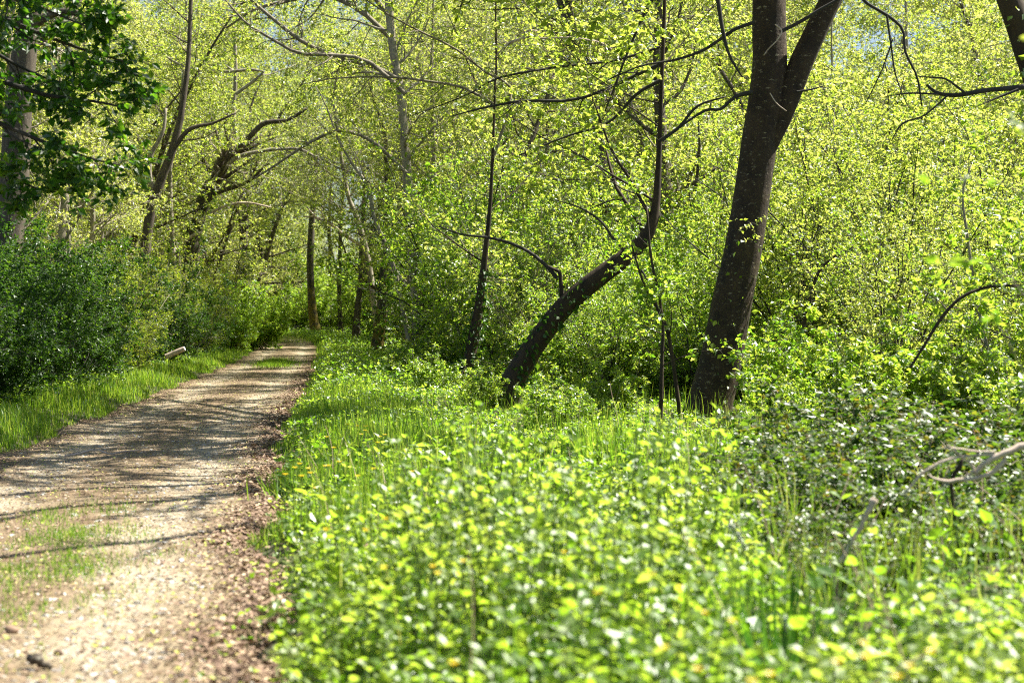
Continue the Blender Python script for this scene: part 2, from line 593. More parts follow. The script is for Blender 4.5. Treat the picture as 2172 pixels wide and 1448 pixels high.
# ------------------------------------------------------------------ trunks that can be told apart
def trunk_px(pts, d, n=26):
    """polyline in the world from (px, py, width px) at distance d (or a list of distances)"""
    pts = np.asarray(pts, float)
    ds = np.broadcast_to(np.asarray(d, float), (len(pts),))
    W = np.stack([px2w(a, b, dd) for (a, b, _), dd in zip(pts, ds)])
    P = catmull(W, n)
    R = np.interp(np.linspace(0, len(pts) - 1, n), np.arange(len(pts)), pts[:, 2] / 2 / F * ds)
    return P, R


def finish(P, R, up=4.0, k=10, lean=(0, 0, 1), wob=.06):
    """carry a trunk on above the frame"""
    D = nrm(P[-1] - P[-2]) * .6 + np.array(lean) * .4
    Q, S = grow(P[-1:], D[None], np.array([up]), R[-1:], k, wob, .05, .15)
    return np.concatenate([P, Q[0, 1:]]), np.concatenate([R, S[0, 1:]])


def hero_tree(name, label, pts, d, bark, ext=0, limbs=(), crown=None, leafmat="spring", twigmat="twig", sides=16, rough=.045, flare=.35,
              group=None, ivy=None, ground=True, lean=(0, 0, 1), cat="tree", parts=(), shade_boughs=()):
    P, R = trunk_px(pts, d)
    if ext:
        P, R = finish(P, R, ext, lean=lean)
    b = P[0].copy()
    bz = float(gz(b[0], b[1]))
    if ground:
        # root the trunk in the ground under its lowest visible point
        if P[0, 2] > bz - .1:
            dr = nrm((P[1] - P[0])[None])[0]
            s = (P[0, 2] - (bz - .15)) / max(dr[2], .3)
            q = P[0] - dr * s
            P = np.concatenate([[q], P])
            R = np.concatenate([[R[0] * 1.08], R])
        b = np.array([P[0, 0], P[0, 1], float(gz(P[0, 0], P[0, 1]))])
    h = P[:, 2] - P[0, 2]
    R = R * (1 + flare * np.exp(-h / .35))
    root = root_of(name, tuple(b), label, cat, group)
    P = P - b
    t = MB()
    t.tubes(P, R, sides, rough=rough)
    t.build("trunk", M[bark], root, smooth=True)
    for lp, ld, lb in limbs:
        LP, LR = trunk_px(lp, ld, 16)
        m_ = MB()
        m_.tubes(LP - b, LR, 8, rough=.05)
        m_.build("limb", M[lb], root, smooth=True)
    tw, cr = MB(), MB()
    if crown:
        c = dict(n1=9, t0=.45, len1=2.6, n2=6, n3=5, leaves=16, L=.085, trop=.04, ang=1.0, tint=(.5, .22), lenk=1.0)
        c.update(crown)
        P1, R1 = child(P[None], R[None], c["n1"], c["t0"], c["ang"], c["len1"], 7, .12, c["trop"], .38)
        P2, R2 = child(P1, R1, c["n2"], .15, .8, c["len1"] * .5, 5, .15, .02, .5)
        P3, R3 = child(P2, R2, c["n3"], .15, .8, c["len1"] * .24, 4, .18, .0, .5)
        tw.tubes(P1, R1, 6, mat=1)
        tw.tubes(P2, R2, 4)
        tw.tubes(P3, np.maximum(R3, .002), 3)
        leaf_on(cr, P3, R3, c["leaves"], c["L"], tint=c["tint"])
        leaf_on(cr, P2, R2, max(c["leaves"] // 2, 1), c["L"], tint=c["tint"], t0=.3)
    for lp, ld, n2, n3, lv, l2, LL in parts:      # leafy boughs drawn from the photograph
        LP, LR = trunk_px(lp, ld, 14)
        LP = LP - b
        P2, R2 = child(LP[None], LR[None], n2, .1, .8, l2, 5, .15, .0, .55)
        P3, R3 = child(P2, R2, n3, .1, .8, l2 * .5, 4, .18, .0, .5)
        m_ = MB()
        m_.tubes(LP, LR, 7, rough=.04)
        m_.tubes(P2, R2, 4)
        m_.tubes(P3, np.maximum(R3, .002), 3)
        m_.build("limb", M[twigmat], root, smooth=True)
        leaf_on(cr, P3, R3, lv, LL, tint=(.55, .34))
        leaf_on(cr, P2, R2, max(lv // 2, 1), LL, tint=(.55, .34))
    for wp, r0, n2, n3, lv, l2, LL in shade_boughs:  # unseen boughs above the frame, added to throw shade bands on the track
        LP = catmull(np.array(wp, float), 14) - b
        LR = np.linspace(r0, r0 * .2, 14)
        P2, R2 = child(LP[None], LR[None], n2, .2, .8, l2, 6, .14, .0, .5)
        P3, R3 = child(P2, R2, n3, .1, .8, l2 * .5, 4, .18, .0, .5)
        m_ = MB()
        m_.tubes(LP, LR, 7, rough=.04)
        m_.tubes(P2, R2, 4)
        m_.tubes(P3, np.maximum(R3, .007), 3)
        m_.build("limb", M[twigmat], root, smooth=True)
        leaf_on(cr, P3, R3, lv, LL * 1.25)
    if tw.n:
        tw.build("twig_sprays", [M[twigmat], M[bark]], root, smooth=True)
    if cr.n:
        cr.build("crown", M[leafmat], root)
    if ivy:
        lo, hi, n, LL, off = ivy[:5]
        iv = MB()
        k = len(P)
        hh = P[:, 2]
        i = rng.uniform(lo, hi, n)
        c = np.stack([np.interp(i, hh, P[:, a]) for a in range(3)], -1)
        r = np.interp(i, hh, R)
        th = rng.uniform(0, 2 * np.pi, n)
        o = np.stack([np.cos(th), np.sin(th), np.zeros(n)], -1)
        q = c + o * (r * 1.04 + np.abs(rng.normal(size=n)) * off)[:, None]
        ln = LL * rng.uniform(.5, 1.3, n)
        iv.leaves(q, nrm(o * .6 + rng.normal(size=(n, 3)) * .5 + np.array([0, 0, -.5])), nrm(o + rng.normal(size=(n, 3)) * .4), ln, ln * .75,
                  np.clip(rng.normal(.5, .25, n), 0, 1), "kite")
        iv.build("ivy", M[ivy[5] if len(ivy) > 5 else "ivy"], root)
    return root


hero_tree("forked_tree", "thick dark trunk forking in two high up, standing at the edge of the wood",
          [(1490, 935, 96), (1505, 860, 90), (1528, 772, 88), (1554, 630, 82), (1574, 540, 78), (1594, 420, 76), (1611, 300, 77), (1625, 220, 80), (1632, 140, 74), (1631, 60, 71), (1632, -30, 68)], 21,
          "bigbark", ext=7, sides=28, rough=.02, flare=.4, twigmat="darktwig",
          limbs=[([(1618, 340, 34), (1648, 265, 50), (1674, 200, 54), (1700, 130, 54), (1730, 65, 51), (1760, 0, 49), (1800, -90, 52), (1850, -260, 44), (1880, -480, 32), (1890, -700, 10.1)], 20.95, "bigbark"),
                 ([(1596, 196, 10.8), (1560, 205, 8.6), (1528, 232, 7.2), (1497, 234, 6.5), (1450, 264, 5.0), (1405, 300, 2.9)], 20.7, "darktwig"),
                 ([(1600, 48, 8.6), (1560, 62, 7.9), (1530, 82, 7.2), (1490, 108, 6.5), (1430, 128, 5.0), (1360, 140, 3.6), (1290, 170, 2.2)], 20.7, "darktwig"),
                 ([(1516, -60, 10.1), (1523, 0, 9.4), (1534, 70, 8.6), (1548, 120, 6.5), (1575, 165, 3.6)], 20.2, "darktwig"),
                 ([(1655, 68, 8.6), (1700, 45, 7.9), (1740, 20, 6.5), (1790, -8, 5.0)], 20.5, "darktwig"),
                 ([(1644, 52, 2.9), (1658, 66, 3.6), (1648, 86, 2.9), (1632, 102, 2.9), (1620, 118, 2.2)], 20.45, "deadwood"),
                 ([(1633, 198, 2.2), (1648, 220, 2.2), (1668, 236, 2.2)], 20.5, "deadwood"),
                 ([(1690, 195, 5.0), (1720, 190, 4.3), (1745, 183, 2.9)], 20.7, "darktwig"),
                 ([(1790, -60, 8.6), (1830, 0, 7.2), (1884, 34, 7.2), (1915, 64, 6.5), (1920, 110, 5.8), (1946, 165, 5.0), (1955, 225, 2.9)], 19.5, "darktwig"),
                 ([(1881, 34, 5.0), (1890, 95, 4.3), (1900, 160, 3.6), (1925, 225, 2.2)], 19.4, "darktwig"),
                 ([(1893, 85, 3.6), (1870, 150, 2.9), (1835, 222, 2.2)], 19.4, "darktwig")],
          crown=dict(n1=14, t0=.8, len1=4.0, n2=6, n3=4, leaves=13, L=.10),
          ivy=(.1, 2.4, 110, .085, .13, "thicket"),
          shade_boughs=[([(3.2, 21, 7.4), (1.6, 20.2, 8.2), (-.6, 19.8, 8.8), (-2.8, 20.2, 9)], .15, 20, 9, 28, 2.3, .09), ([(3.2, 21, 7.9), (1.4, 18.6, 8.6), (0, 16.2, 9.2), (-1.2, 14.2, 9.4)], .14, 20, 9, 28, 2.3, .09),
                   ([(3.3, 21, 8.4), (2, 22.5, 9.6), (0, 24.4, 10.4), (-2.4, 25.4, 10.6)], .14, 18, 9, 28, 2.3, .09), ([(3.4, 21, 6.6), (1.5, 20, 7.8), (-1, 19, 8.6), (-3.2, 18.4, 8.8)], .13, 20, 9, 30, 2.4, .09), ([(3.4, 21, 7.2), (1.4, 21.8, 8.6), (-1, 22.6, 9.6), (-3, 23, 10)], .13, 20, 9, 30, 2.4, .09),
                   ([(3.4, 21, 6.4), (2, 19, 7.6), (.2, 17.4, 8.2), (-2.4, 15.4, 8.2)], .12, 18, 8, 24, 2.2, .09)])

hero_tree("leaning_tree", "dark ivy-flecked trunk leaning hard to the right, left of the forked trunk",
          [(1064, 890, 62), (1074, 842, 56), (1108, 772, 48), (1156, 701, 44), (1205, 642, 42), (1264, 592, 40), (1330, 542, 36), (1372, 498, 29), (1391, 440, 18), (1399, 300, 10), (1403, 180, 9), (1408, 60, 8), (1412, -60, 7)], 24,
          "leanbark", ext=4, twigmat="darktwig",
          limbs=[([(1196, 665, 11.5), (1190, 610, 9.4), (1187, 578, 7.9), (1172, 570, 7.2), (1152, 559, 6.5)], 24, "leanbark"),
                 ([(1182, 590, 8.6), (1155, 560, 7.9), (1120, 533, 7.2), (1075, 513, 6.5), (1030, 503, 5.8), (980, 497, 4.3), (930, 480, 2.9)], 24, "darktwig"),
                 ([(1330, 538, 7.2), (1300, 505, 5.8), (1275, 470, 5.0), (1230, 440, 3.6), (1180, 425, 2.2)], 23.8, "darktwig"),
                 ([(1340, 545, 6.5), (1370, 590, 5.8), (1390, 640, 4.3), (1410, 690, 4.3)], 23.6, "darktwig"),
                 ([(1398, 300, 8.6), (1440, 270, 6.5), (1480, 225, 5.8), (1540, 205, 3.6)], 23.8, "darktwig"),
                 ([(1402, 170, 9.4), (1350, 200, 7.2), (1290, 260, 5.8), (1200, 290, 4.3), (1100, 330, 2.9)], 23.8, "darktwig")],
          crown=dict(n1=16, t0=.4, len1=3.2, n2=6, n3=5, leaves=14, L=.10),
          ivy=(-.1, 2.0, 420, .085, .07),
          parts=[([(1402, 135, 8.6), (1370, 150, 7.9), (1283, 190, 7.2), (1213, 213, 7.2), (1117, 214, 6.5), (1067, 221, 5.8), (1017, 231, 4.3), (960, 246, 2.2)], 23.6, 9, 4, 4, .8, .085),
                 ([(1406, -30, 6.5), (1373, 17, 6.5), (1350, 67, 5.8), (1320, 140, 5.0), (1303, 187, 4.3), (1283, 237, 2.9)], 23.4, 6, 3, 4, .5, .085),
                 ([(1400, 100, 6.5), (1300, 130, 5.8), (1200, 140, 5.0), (1117, 153, 5.0), (1050, 168, 4.3), (1000, 197, 3.6), (940, 222, 2.9), (870, 246, 1.4)], 24.4, 10, 4, 4, .8, .085)],
          shade_boughs=[([(3.4, 21, 7.6), (.6, 25.2, 8.5), (-1.6, 28, 9.2), (-3.6, 29, 9.4)], .14, 20, 9, 28, 2.3, .09), ([(3.5, 21, 7.9), (1.2, 27.5, 9.2), (-1, 32, 9.8), (-3.4, 35, 10)], .14, 20, 9, 28, 2.4, .09), ([(3.3, 21, 7.2), (.2, 25, 8.0), (-2.4, 26.4, 8.4), (-4.6, 27, 8.7)], .12, 18, 9, 28, 2.4, .09), ([(3.3, 21, 7.4), (.6, 26.4, 8.6), (-2, 29.4, 9.2), (-4.4, 31, 9.4)], .12, 18, 9, 28, 2.4, .09)])

hero_tree("ivied_tree", "dark slanting stem wrapped in ivy just left of the leaning trunk",
          [(978, 845, 30), (992, 780, 28), (1008, 700, 24), (1020, 620, 17), (1030, 530, 11), (1040, 430, 8), (1046, 300, 6), (1050, 180, 5)], 29,
          "leanbark", ext=3, twigmat="twig", crown=dict(n1=12, t0=.25, len1=2.4, n2=6, n3=5, leaves=9, L=.085), ivy=(0, 2.2, 500, .08, .06),
          parts=[([(1048, 330, 6.5), (1087, 193, 5.8), (1040, 160, 5.8), (1000, 130, 5.0), (960, 100, 5.0), (883, 63, 4.3), (817, 27, 3.6), (770, -5, 2.9)], 28.6, 9, 4, 5, .8, .085),
                 ([(1046, 220, 6.5), (980, 185, 5.8), (910, 173, 5.8), (847, 165, 5.0), (773, 163, 4.3), (697, 168, 2.9), (640, 180, 1.4)], 28.4, 10, 4, 5, .9, .085)])

hero_tree("pale_tree", "tall pale trunk lit on its right flank, beside the grassy bend of the track",
          [(889, 765, 30), (886, 660, 26), (880, 570, 25), (870, 450, 22), (862, 350, 20), (850, 200, 18), (834, 110, 17), (822, -20, 16)], 42,
          "palebark", ext=5, twigmat="twig", crown=dict(n1=14, t0=.4, len1=3.2, n2=6, n3=6, leaves=12, L=.095), ivy=(0, 1.4, 160, .09, .06),
          parts=[([(838, 90, 12), (760, 20, 10), (680, -10, 9), (600, 5, 8), (540, 20, 6), (480, 60, 4)], 43, 14, 6, 8, 1.7, .09),
                 ([(830, 40, 12), (740, -60, 10), (640, -50, 9), (560, -20, 7), (510, 10, 5)], 45, 14, 6, 8, 1.8, .09),
                 ([(845, 170, 12), (790, 140, 11), (723, 123, 10), (650, 93, 9), (600, 57, 8), (533, 0, 7), (480, -60, 5)], 41, 10, 5, 5, 1.3, .09),
                 ([(860, 200, 10), (780, 130, 9), (700, 117, 8), (633, 113, 7), (567, 77, 6), (520, 47, 5), (478, 0, 4)], 40, 10, 5, 5, 1.3, .09),
                 ([(865, 370, 9), (790, 300, 8), (717, 277, 7), (650, 307, 6), (600, 340, 5), (545, 376, 3)], 40.5, 7, 3, 3, .8, .08)])
hero_tree("slender_tree", "thin pale stem leaning left across the tall pale trunk",
          [(874, 775, 13), (868, 723, 12), (854, 654, 11), (842, 590, 10), (828, 546, 10), (814, 509, 9), (794, 461, 8), (778, 393, 7), (742, 340, 6), (715, 290, 5)], 40.5,
          "palebark", ext=2, twigmat="paletwig", sides=8, crown=dict(n1=9, t0=.45, len1=1.8, n2=5, n3=4, leaves=10, L=.09))
hero_tree("mossy_tree", "lone dark trunk with orange moss at its foot where the track bends away",
          [(671, 712, 21), (664, 670, 19), (660, 620, 17), (658, 560, 15), (660, 500, 14), (663, 450, 12), (667, 400, 11), (670, 340, 9), (672, 280, 7)], 95,
          "mossbark", ext=2, twigmat="twig", crown=dict(n1=16, t0=.55, len1=4.2, n2=6, n3=5, leaves=12, L=.15))
hero_tree("ivied_stump_tree", "short dark trunk half hidden in ivy between the lone mossy trunk and the pale trunk",
          [(799, 742, 27), (804, 705, 26), (810, 660, 24), (814, 600, 20), (818, 520, 16), (822, 420, 13), (818, 320, 10)], 55,
          "mossbark", ext=3, crown=dict(n1=12, t0=.3, len1=3., n2=6, n3=5, leaves=12, L=.11), ivy=(.4, 3.4, 420, .12, .12))
hero_tree("crooked_tree", "crooked pale stem with a bare bough reaching left over the end of the track",
          [(800, 700, 13), (785, 580, 14), (774, 521, 14), (764, 485, 13), (754, 455, 11), (740, 420, 10), (728, 360, 8), (716, 280, 7)], 68,
          "palebark", ext=3, twigmat="paletwig", sides=9,
          limbs=[([(768, 520, 8), (757, 515, 8), (727, 496, 7), (706, 478, 7), (690, 470, 6), (668, 460, 4), (644, 460, 3)], 68, "deadwood"),
                 ([(676, 468, 4), (662, 452, 4), (650, 438, 2)], 67.9, "deadwood"),
                 ([(690, 470, 4), (684, 455, 3), (678, 438, 2)], 67.9, "deadwood")],
          crown=dict(n1=12, t0=.4, len1=3.2, n2=6, n3=5, leaves=10, L=.12))
hero_tree("ivied_tree", "bulky dark ivied trunk above the hedge, nearest the end of the track on its left",
          [(498, 650, 30), (505, 610, 28), (513, 571, 24), (516, 530, 18), (518, 480, 15), (522, 400, 12), (520, 300, 10)], 88,
          "mossbark", ext=4, crown=dict(n1=14, t0=.4, len1=3.8, n2=6, n3=5, leaves=12, L=.13), ivy=(1.0, 5.0, 700, .13, .2))
hero_tree("broken_tree", "stout brown trunk leaning right with a broken-looking knob at its top, above the hedge",
          [(396, 720, 36), (402, 610, 34), (407, 547, 32), (412, 495, 31), (432, 429, 33), (458, 377, 32), (478, 330, 28), (487, 308, 18)], 64,
          "bark", twigmat="paletwig", ground=True,
          limbs=[([(474, 345, 14), (492, 322, 13), (500, 290, 11), (495, 240, 9), (500, 150, 8), (496, 40, 7), (500, -80, 5)], 64, "palebark"),
                 ([(455, 380, 9), (500, 335, 8), (560, 320, 8), (600, 316, 7), (640, 318, 6), (680, 340, 4)], 63.5, "palebark"),
                 ([(420, 470, 7), (470, 440, 6), (520, 430, 5), (575, 440, 3)], 63.5, "deadwood"),
                 ([(380, 520, 8), (400, 505, 8), (425, 493, 6)], 63, "deadwood"),
                 ([(482, 330, 14), (520, 300, 13), (560, 262, 12), (610, 255, 9), (650, 230, 6)], 63.5, "bark")],
          crown=dict(n1=11, t0=.62, len1=3.4, n2=6, n3=6, leaves=9, L=.09), ivy=(1.2, 6.5, 900, .12, .14),
          parts=[([(500, 200, 8), (560, 150, 7), (467, 153, 7), (410, 147, 6), (367, 130, 5), (333, 103, 4), (293, 73, 3)], 62, 9, 4, 4, 1.5, .10)])
hero_tree("forked_tree", "dark slanting trunk with a narrow fork, left of the stout broken trunk",
          [(296, 720, 24), (306, 560, 22), (318, 455, 21), (331, 411, 20), (348, 364, 18), (363, 327, 18), (378, 272, 16), (388, 220, 12), (400, 120, 10), (405, 0, 8)], 53,
          "bark", ext=3, twigmat="paletwig",
          limbs=[([(366, 320, 10), (395, 280, 11), (420, 268, 9), (450, 262, 6), (500, 240, 4)], 53, "bark"),
                 ([(332, 410, 9), (318, 380, 11), (320, 330, 10), (345, 280, 8), (352, 230, 6)], 53, "palebark")],
          crown=dict(n1=11, t0=.62, len1=2.8, n2=6, n3=6, leaves=9, L=.09))
hero_tree("pale_tree", "thin whitish trunk between the narrow-forked trunk and the stout broken one",
          [(372, 700, 12), (368, 560, 11), (362, 440, 10), (361, 362, 9), (366, 330, 8), (380, 250, 7), (392, 120, 6), (396, 0, 5)], 60,
          "palebark", ext=2, twigmat="paletwig", sides=9, crown=dict(n1=7, t0=.75, len1=2.0, n2=6, n3=5, leaves=7, L=.09), ivy=(1.4, 4.4, 420, .1, .13))
hero_tree("big_grey_tree", "broad grey fissured trunk behind the hedge, half covered by overhanging dark leaves",
          [(-6, 740, 74), (2, 640, 68), (14, 540, 63), (26, 440, 60), (34, 330, 58), (40, 220, 55), (52, 100, 52), (70, -20, 48)], 37,
          "bark", ext=6, sides=22, rough=.035, twigmat="paletwig",
          limbs=[([(60, 60, 20), (110, 30, 17), (150, 25, 16), (178, 34, 15)], 36.5, "bark")],
          crown=dict(n1=14, t0=.6, len1=3.0, n2=6, n3=6, leaves=8, L=.09))
hero_tree("pink_barked_tree", "thin pinkish stem in sunlight right of the broad grey trunk",
          [(148, 640, 8), (145, 490, 8), (142, 400, 8), (136, 300, 7), (128, 180, 6), (125, 40, 5)], 44, "palebark", ext=3, sides=8, twigmat="paletwig",
          crown=dict(n1=10, t0=.45, len1=2.2, n2=6, n3=5, leaves=8, L=.08))
hero_tree("pale_tree", "pale sunlit trunk patch showing behind the thin pinkish stem",
          [(172, 640, 14), (168, 500, 14), (164, 400, 14), (160, 310, 13), (150, 200, 11), (150, 60, 9)], 54, "palebark", ext=4, sides=10, twigmat="paletwig",
          crown=dict(n1=12, t0=.4, len1=2.8, n2=6, n3=6, leaves=9, L=.1))
hero_tree("slanting_tree", "dark ivy-grown trunk slanting out of the wood at the upper right corner",
          [(2330, 960, 70), (2310, 700, 62), (2265, 420, 58), (2215, 220, 56), (2170, 80, 54), (2140, 0, 52), (2105, -110, 48)], 17,
          "leanbark", ext=6, twigmat="darktwig", sides=18,
          limbs=[([(2205, 182, 14), (2172, 185, 13), (2140, 188, 12), (2090, 192, 10), (2045, 200, 10), (2015, 202, 9), (1985, 196, 7), (1965, 180, 5)], 16.8, "darktwig"),
                 ([(2050, 200, 6), (2010, 170, 5), (1985, 165, 4), (1950, 163, 3)], 16.7, "darktwig"),
                 ([(2010, 203, 5), (1960, 245, 4), (1915, 262, 4), (1890, 300, 2)], 16.6, "darktwig"),
                 ([(1990, 200, 5), (1930, 198, 4), (1880, 205, 2)], 16.6, "darktwig"),
                 ([(2160, 190, 6), (2110, 210, 4), (2075, 225, 2)], 16.6, "darktwig")],
          crown=dict(n1=8, t0=.8, len1=3.4, n2=6, n3=4, leaves=5, L=.09), ivy=(1.2, 5.8, 420, .08, .09, "thicket"), lean=(-.5, -.1, 1),
          shade_boughs=[([(5.3, 17, 6.3), (3.5, 15.5, 7.6), (1, 13, 8.3), (-1.8, 10.2, 8.4)], .14, 14, 5, 9, 1.9, .09), ([(5.2, 17, 6.8), (3.4, 16, 8.3), (1.2, 14.8, 9.1), (-1.6, 13.2, 9.2)], .13, 16, 6, 12, 1.9, .09),
                   ([(5.3, 17, 6.5), (4.2, 14, 7.9), (2.6, 11.6, 8.8), (1.0, 10.2, 9)], .11, 9, 5, 4, 1.6, .09), ([(5.0, 17, 7.2), (3, 16.6, 9), (.8, 16.4, 10), (-1, 16, 10.2)], .07, 12, 5, 5, 1.8, .09)])
hero_tree("twin_stemmed_tree", "two dark stems rising side by side high up, left of the forked trunk",
          [(1290, 700, 26), (1285, 560, 24), (1280, 400, 22), (1268, 280, 20), (1250, 190, 18), (1226, 120, 16), (1214, 50, 15), (1200, -20, 14)], 36, "bark", ext=5, twigmat="twig",
          limbs=[([(1224, 125, 14), (1206, 70, 13), (1192, 20, 13), (1172, -60, 11), (1160, -200, 7)], 36, "bark"),
                 ([(1324, 132, 2), (1290, 100, 4), (1260, 88, 5), (1200, 80, 5), (1150, 82, 4), (1120, 76, 4), (1118, 66, 5), (1140, 66, 3)], 34, "deadwood"),
                 ([(1122, 78, 6), (1085, 90, 6), (1060, 110, 4), (1045, 130, 3)], 34, "deadwood")],
          crown=dict(n1=12, t0=.35, len1=2.8, n2=6, n3=6, leaves=9, L=.09))

for lab, pts, d in [("slim dark upright sapling rising just left of the forked trunk", [(1401, 935, 9), (1402, 850, 9), (1404, 760, 8), (1406, 690, 7), (1396, 620, 6), (1380, 540, 5), (1372, 440, 4)], 20),
                    ("slim dark sapling bowed towards the foot of the forked trunk", [(1450, 930, 10), (1440, 860, 10), (1428, 770, 9), (1415, 700, 8), (1395, 655, 6), (1365, 600, 5), (1340, 520, 4)], 20.4),
                    ("slim dark sapling arching right, behind and right of the forked trunk", [(1618, 910, 8), (1655, 820, 8), (1690, 745, 8), (1715, 650, 8), (1735, 580, 7), (1775, 540, 5), (1830, 520, 3)], 23),
                    ("dark bare stem arching out of the thicket at the picture's right border", [(1930, 780, 5), (1962, 730, 6), (2000, 670, 7), (2040, 630, 7), (2090, 610, 7), (2140, 606, 6), (2190, 612, 4)], 15),
                    ("tall pale slender sapling bending left in the sunny thicket", [(2160, 990, 10), (2140, 900, 9), (2112, 800, 9), (2085, 700, 8), (2066, 600, 7), (2052, 500, 6), (2042, 410, 5), (2060, 350, 3)], 19)]:
    pale = "pale" in lab
    hero_tree("sapling", lab, pts, d, "palebark" if pale else "leanbark", sides=7, flare=.1, twigmat="paletwig" if pale else "darktwig", leafmat="thicket",
              crown=dict(n1=9, t0=.3, len1=.9, n2=4, n3=3, leaves=6, L=.075), ground="arching out" not in lab)

hero_tree("overhanging_tree", "dark broad-leaved tree whose shaded boughs hang into the upper left corner",
          [(-520, 980, 90), (-500, 700, 80), (-480, 300, 74), (-440, 0, 66), (-400, -250, 58)], 14, "bark", ext=4, sides=16, leafmat="dark", twigmat="darktwig",
          parts=[(pp, dd, 16, 7, 9, .62, .09) for pp, dd in [
              ([(-440, 0, 30), (-250, -60, 22), (-60, 10, 14), (80, 70, 9), (190, 110, 6), (262, 130, 3)], 14),
              ([(-460, 150, 28), (-240, 90, 20), (-60, 150, 13), (90, 200, 9), (200, 215, 6), (272, 230, 3)], 14.2),
              ([(-470, 260, 24), (-240, 220, 17), (-40, 250, 11), (90, 300, 8), (190, 335, 5), (255, 350, 3)], 13.8),
              ([(-430, -40, 24), (-240, -90, 17), (-100, -60, 11), (40, 0, 8), (120, 30, 5), (190, 60, 3)], 13.5),
              ([(-460, 60, 24), (-240, 30, 17), (-100, 60, 11), (20, 130, 8), (110, 170, 5), (180, 180, 3)], 14.6),
              ([(-470, 330, 18), (-240, 300, 13), (-100, 330, 9), (10, 370, 6), (80, 400, 4), (140, 410, 2)], 14.4)]],
          crown=dict(n1=6, t0=.8, len1=2.5, n2=5, n3=4, leaves=8, L=.1, tint=(.4, .2)))

# ------------------------------------------------------------------ prototypes of the wood
PROTO = {}


def proto_tree(key, H, r, leafmat, bark, twig, n1, n2, n3, lv, L, t0=.2, len1=3.2, lean=.1, ang=1.0, W=.6, tint=(.5, .22), dense=False):
    mb_t, mb_c = MB(), MB()
    P, R = grow(np.array([[0, 0, -.2]]), np.array([[lean, 0, 1.]]), np.array([H]), np.array([r]), 16, .05, .03, .12)
    R = R * (1 + .3 * np.exp(-(P[:, :, 2] + .2) / .4))
    mb_t.tubes(P, R, 9, rough=.05, mat=0)
    P1, R1 = child(P, R, n1, t0, ang, len1, 7, .12, .04, .42)
    P2, R2 = child(P1, R1, n2, .12, .85, len1 * .5, 5, .16, .0, .5)
    P3, R3 = child(P2, R2, n3, .12, .85, len1 * .26, 4, .18, -.01, .5)
    mb_t.tubes(P1, R1, 5, mat=0)
    mb_t.tubes(P2, np.maximum(R2, .004), 3, mat=1)
    mb_t.tubes(P3, np.maximum(R3, .0045), 3, mat=1)
    leaf_on(mb_c, P3, R3, lv, L, W, tint=tint)
    leaf_on(mb_c, P2, R2, lv, L, W, tint=tint, t0=.3)
    PROTO[key] = (mb_t.build("trunk", [M[bark], M[twig]], None, True), mb_c.build("crown", M[leafmat], None), "trunk", "crown")


def proto_shrub(key, H, ns, n2, n3, lv, L, leafmat, twig, spread=.5, r=.02, W=.62, base=.25, tint=(.5, .24), len2=.34, droop=.0, kind="kite", k=8, t0=.05):
    mb_t, mb_c = MB(), MB()
    a = rng.uniform(0, 2 * np.pi, ns)
    S = np.stack([np.cos(a) * base * rng.uniform(0, 1, ns), np.sin(a) * base * rng.uniform(0, 1, ns), np.full(ns, -.1)], -1)
    sp = spread * rng.uniform(.15, 1.2, ns)
    D = np.stack([np.cos(a) * sp, np.sin(a) * sp, np.ones(ns)], -1)
    P, R = grow(S, D, H * rng.uniform(.65, 1.2, ns), r * rng.uniform(.6, 1.3, ns), k, .10, droop, .2)
    P1, R1 = child(P, R, n2, t0, .85, H * len2, 6, .15, .02 + droop, .5)
    P2, R2 = child(P1, R1, n3, .1, .85, H * len2 * .42, 4, .2, droop, .55)
    mb_t.tubes(P, R, 5)
    mb_t.tubes(P1, np.maximum(R1, .0035), 3)
    mb_t.tubes(P2, np.maximum(R2, .0022), 3)
    leaf_on(mb_c, P2, R2, lv, L, W, kind, tint=tint)
    leaf_on(mb_c, P1, R1, max(lv // 2, 1), L, W, kind, t0=.2, tint=tint)
    for o in (P2,):
        z = o[:, :, 2]
    PROTO[key] = (mb_t.build("stem", M[twig], None, True), mb_c.build("foliage", M[leafmat], None), "stem", "foliage")


proto_tree("tree_a", 13, .16, "spring", "bark", "twig", 20, 8, 7, 12, .095, len1=3.4)
proto_tree("tree_b", 14, .13, "spring", "palebark", "paletwig", 22, 8, 8, 9, .085, len1=3.0, lean=.18)
proto_tree("tree_c", 12, .19, "spring", "bark", "twig", 20, 9, 7, 11, .10, len1=3.8, t0=.14, lean=-.12)
proto_tree("tree_d", 15, .11, "spring", "palebark", "paletwig", 24, 8, 8, 9, .085, len1=2.7, lean=.05, tint=(.62, .2))
proto_tree("tree_far", 16, .22, "spring", "bark", "paletwig", 26, 9, 8, 13, .12, len1=4.4, t0=.08, tint=(.55, .22))
proto_tree("tree_far_b", 17, .2, "spring", "palebark", "paletwig", 28, 9, 8, 13, .115, len1=4.0, t0=.08, tint=(.6, .22))
proto_tree("tree_over", 14, .13, "spring", "bark", "paletwig", 24, 9, 8, 13, .088, len1=5.6, t0=.38, lean=.04, ang=1.15)
proto_tree("evergreen", 8.5, .22, "dark", "leanbark", "darktwig", 34, 9, 8, 14, .17, len1=2.7, t0=.04, tint=(.5, .28))
proto_shrub("thicket_a", 4.6, 16, 9, 7, 13, .085, "thicket", "darktwig", .42, .03)
proto_shrub("thicket_b", 5.4, 15, 9, 7, 13, .08, "thicket", "twig", .36, .03, tint=(.58, .24))
proto_shrub("thicket_c", 3.4, 16, 8, 7, 13, .08, "thicket", "twig", .6, .018)
proto_shrub("sunny", 6.4, 15, 10, 7, 13, .085, "spring", "darktwig", .34, .03, tint=(.5, .24))
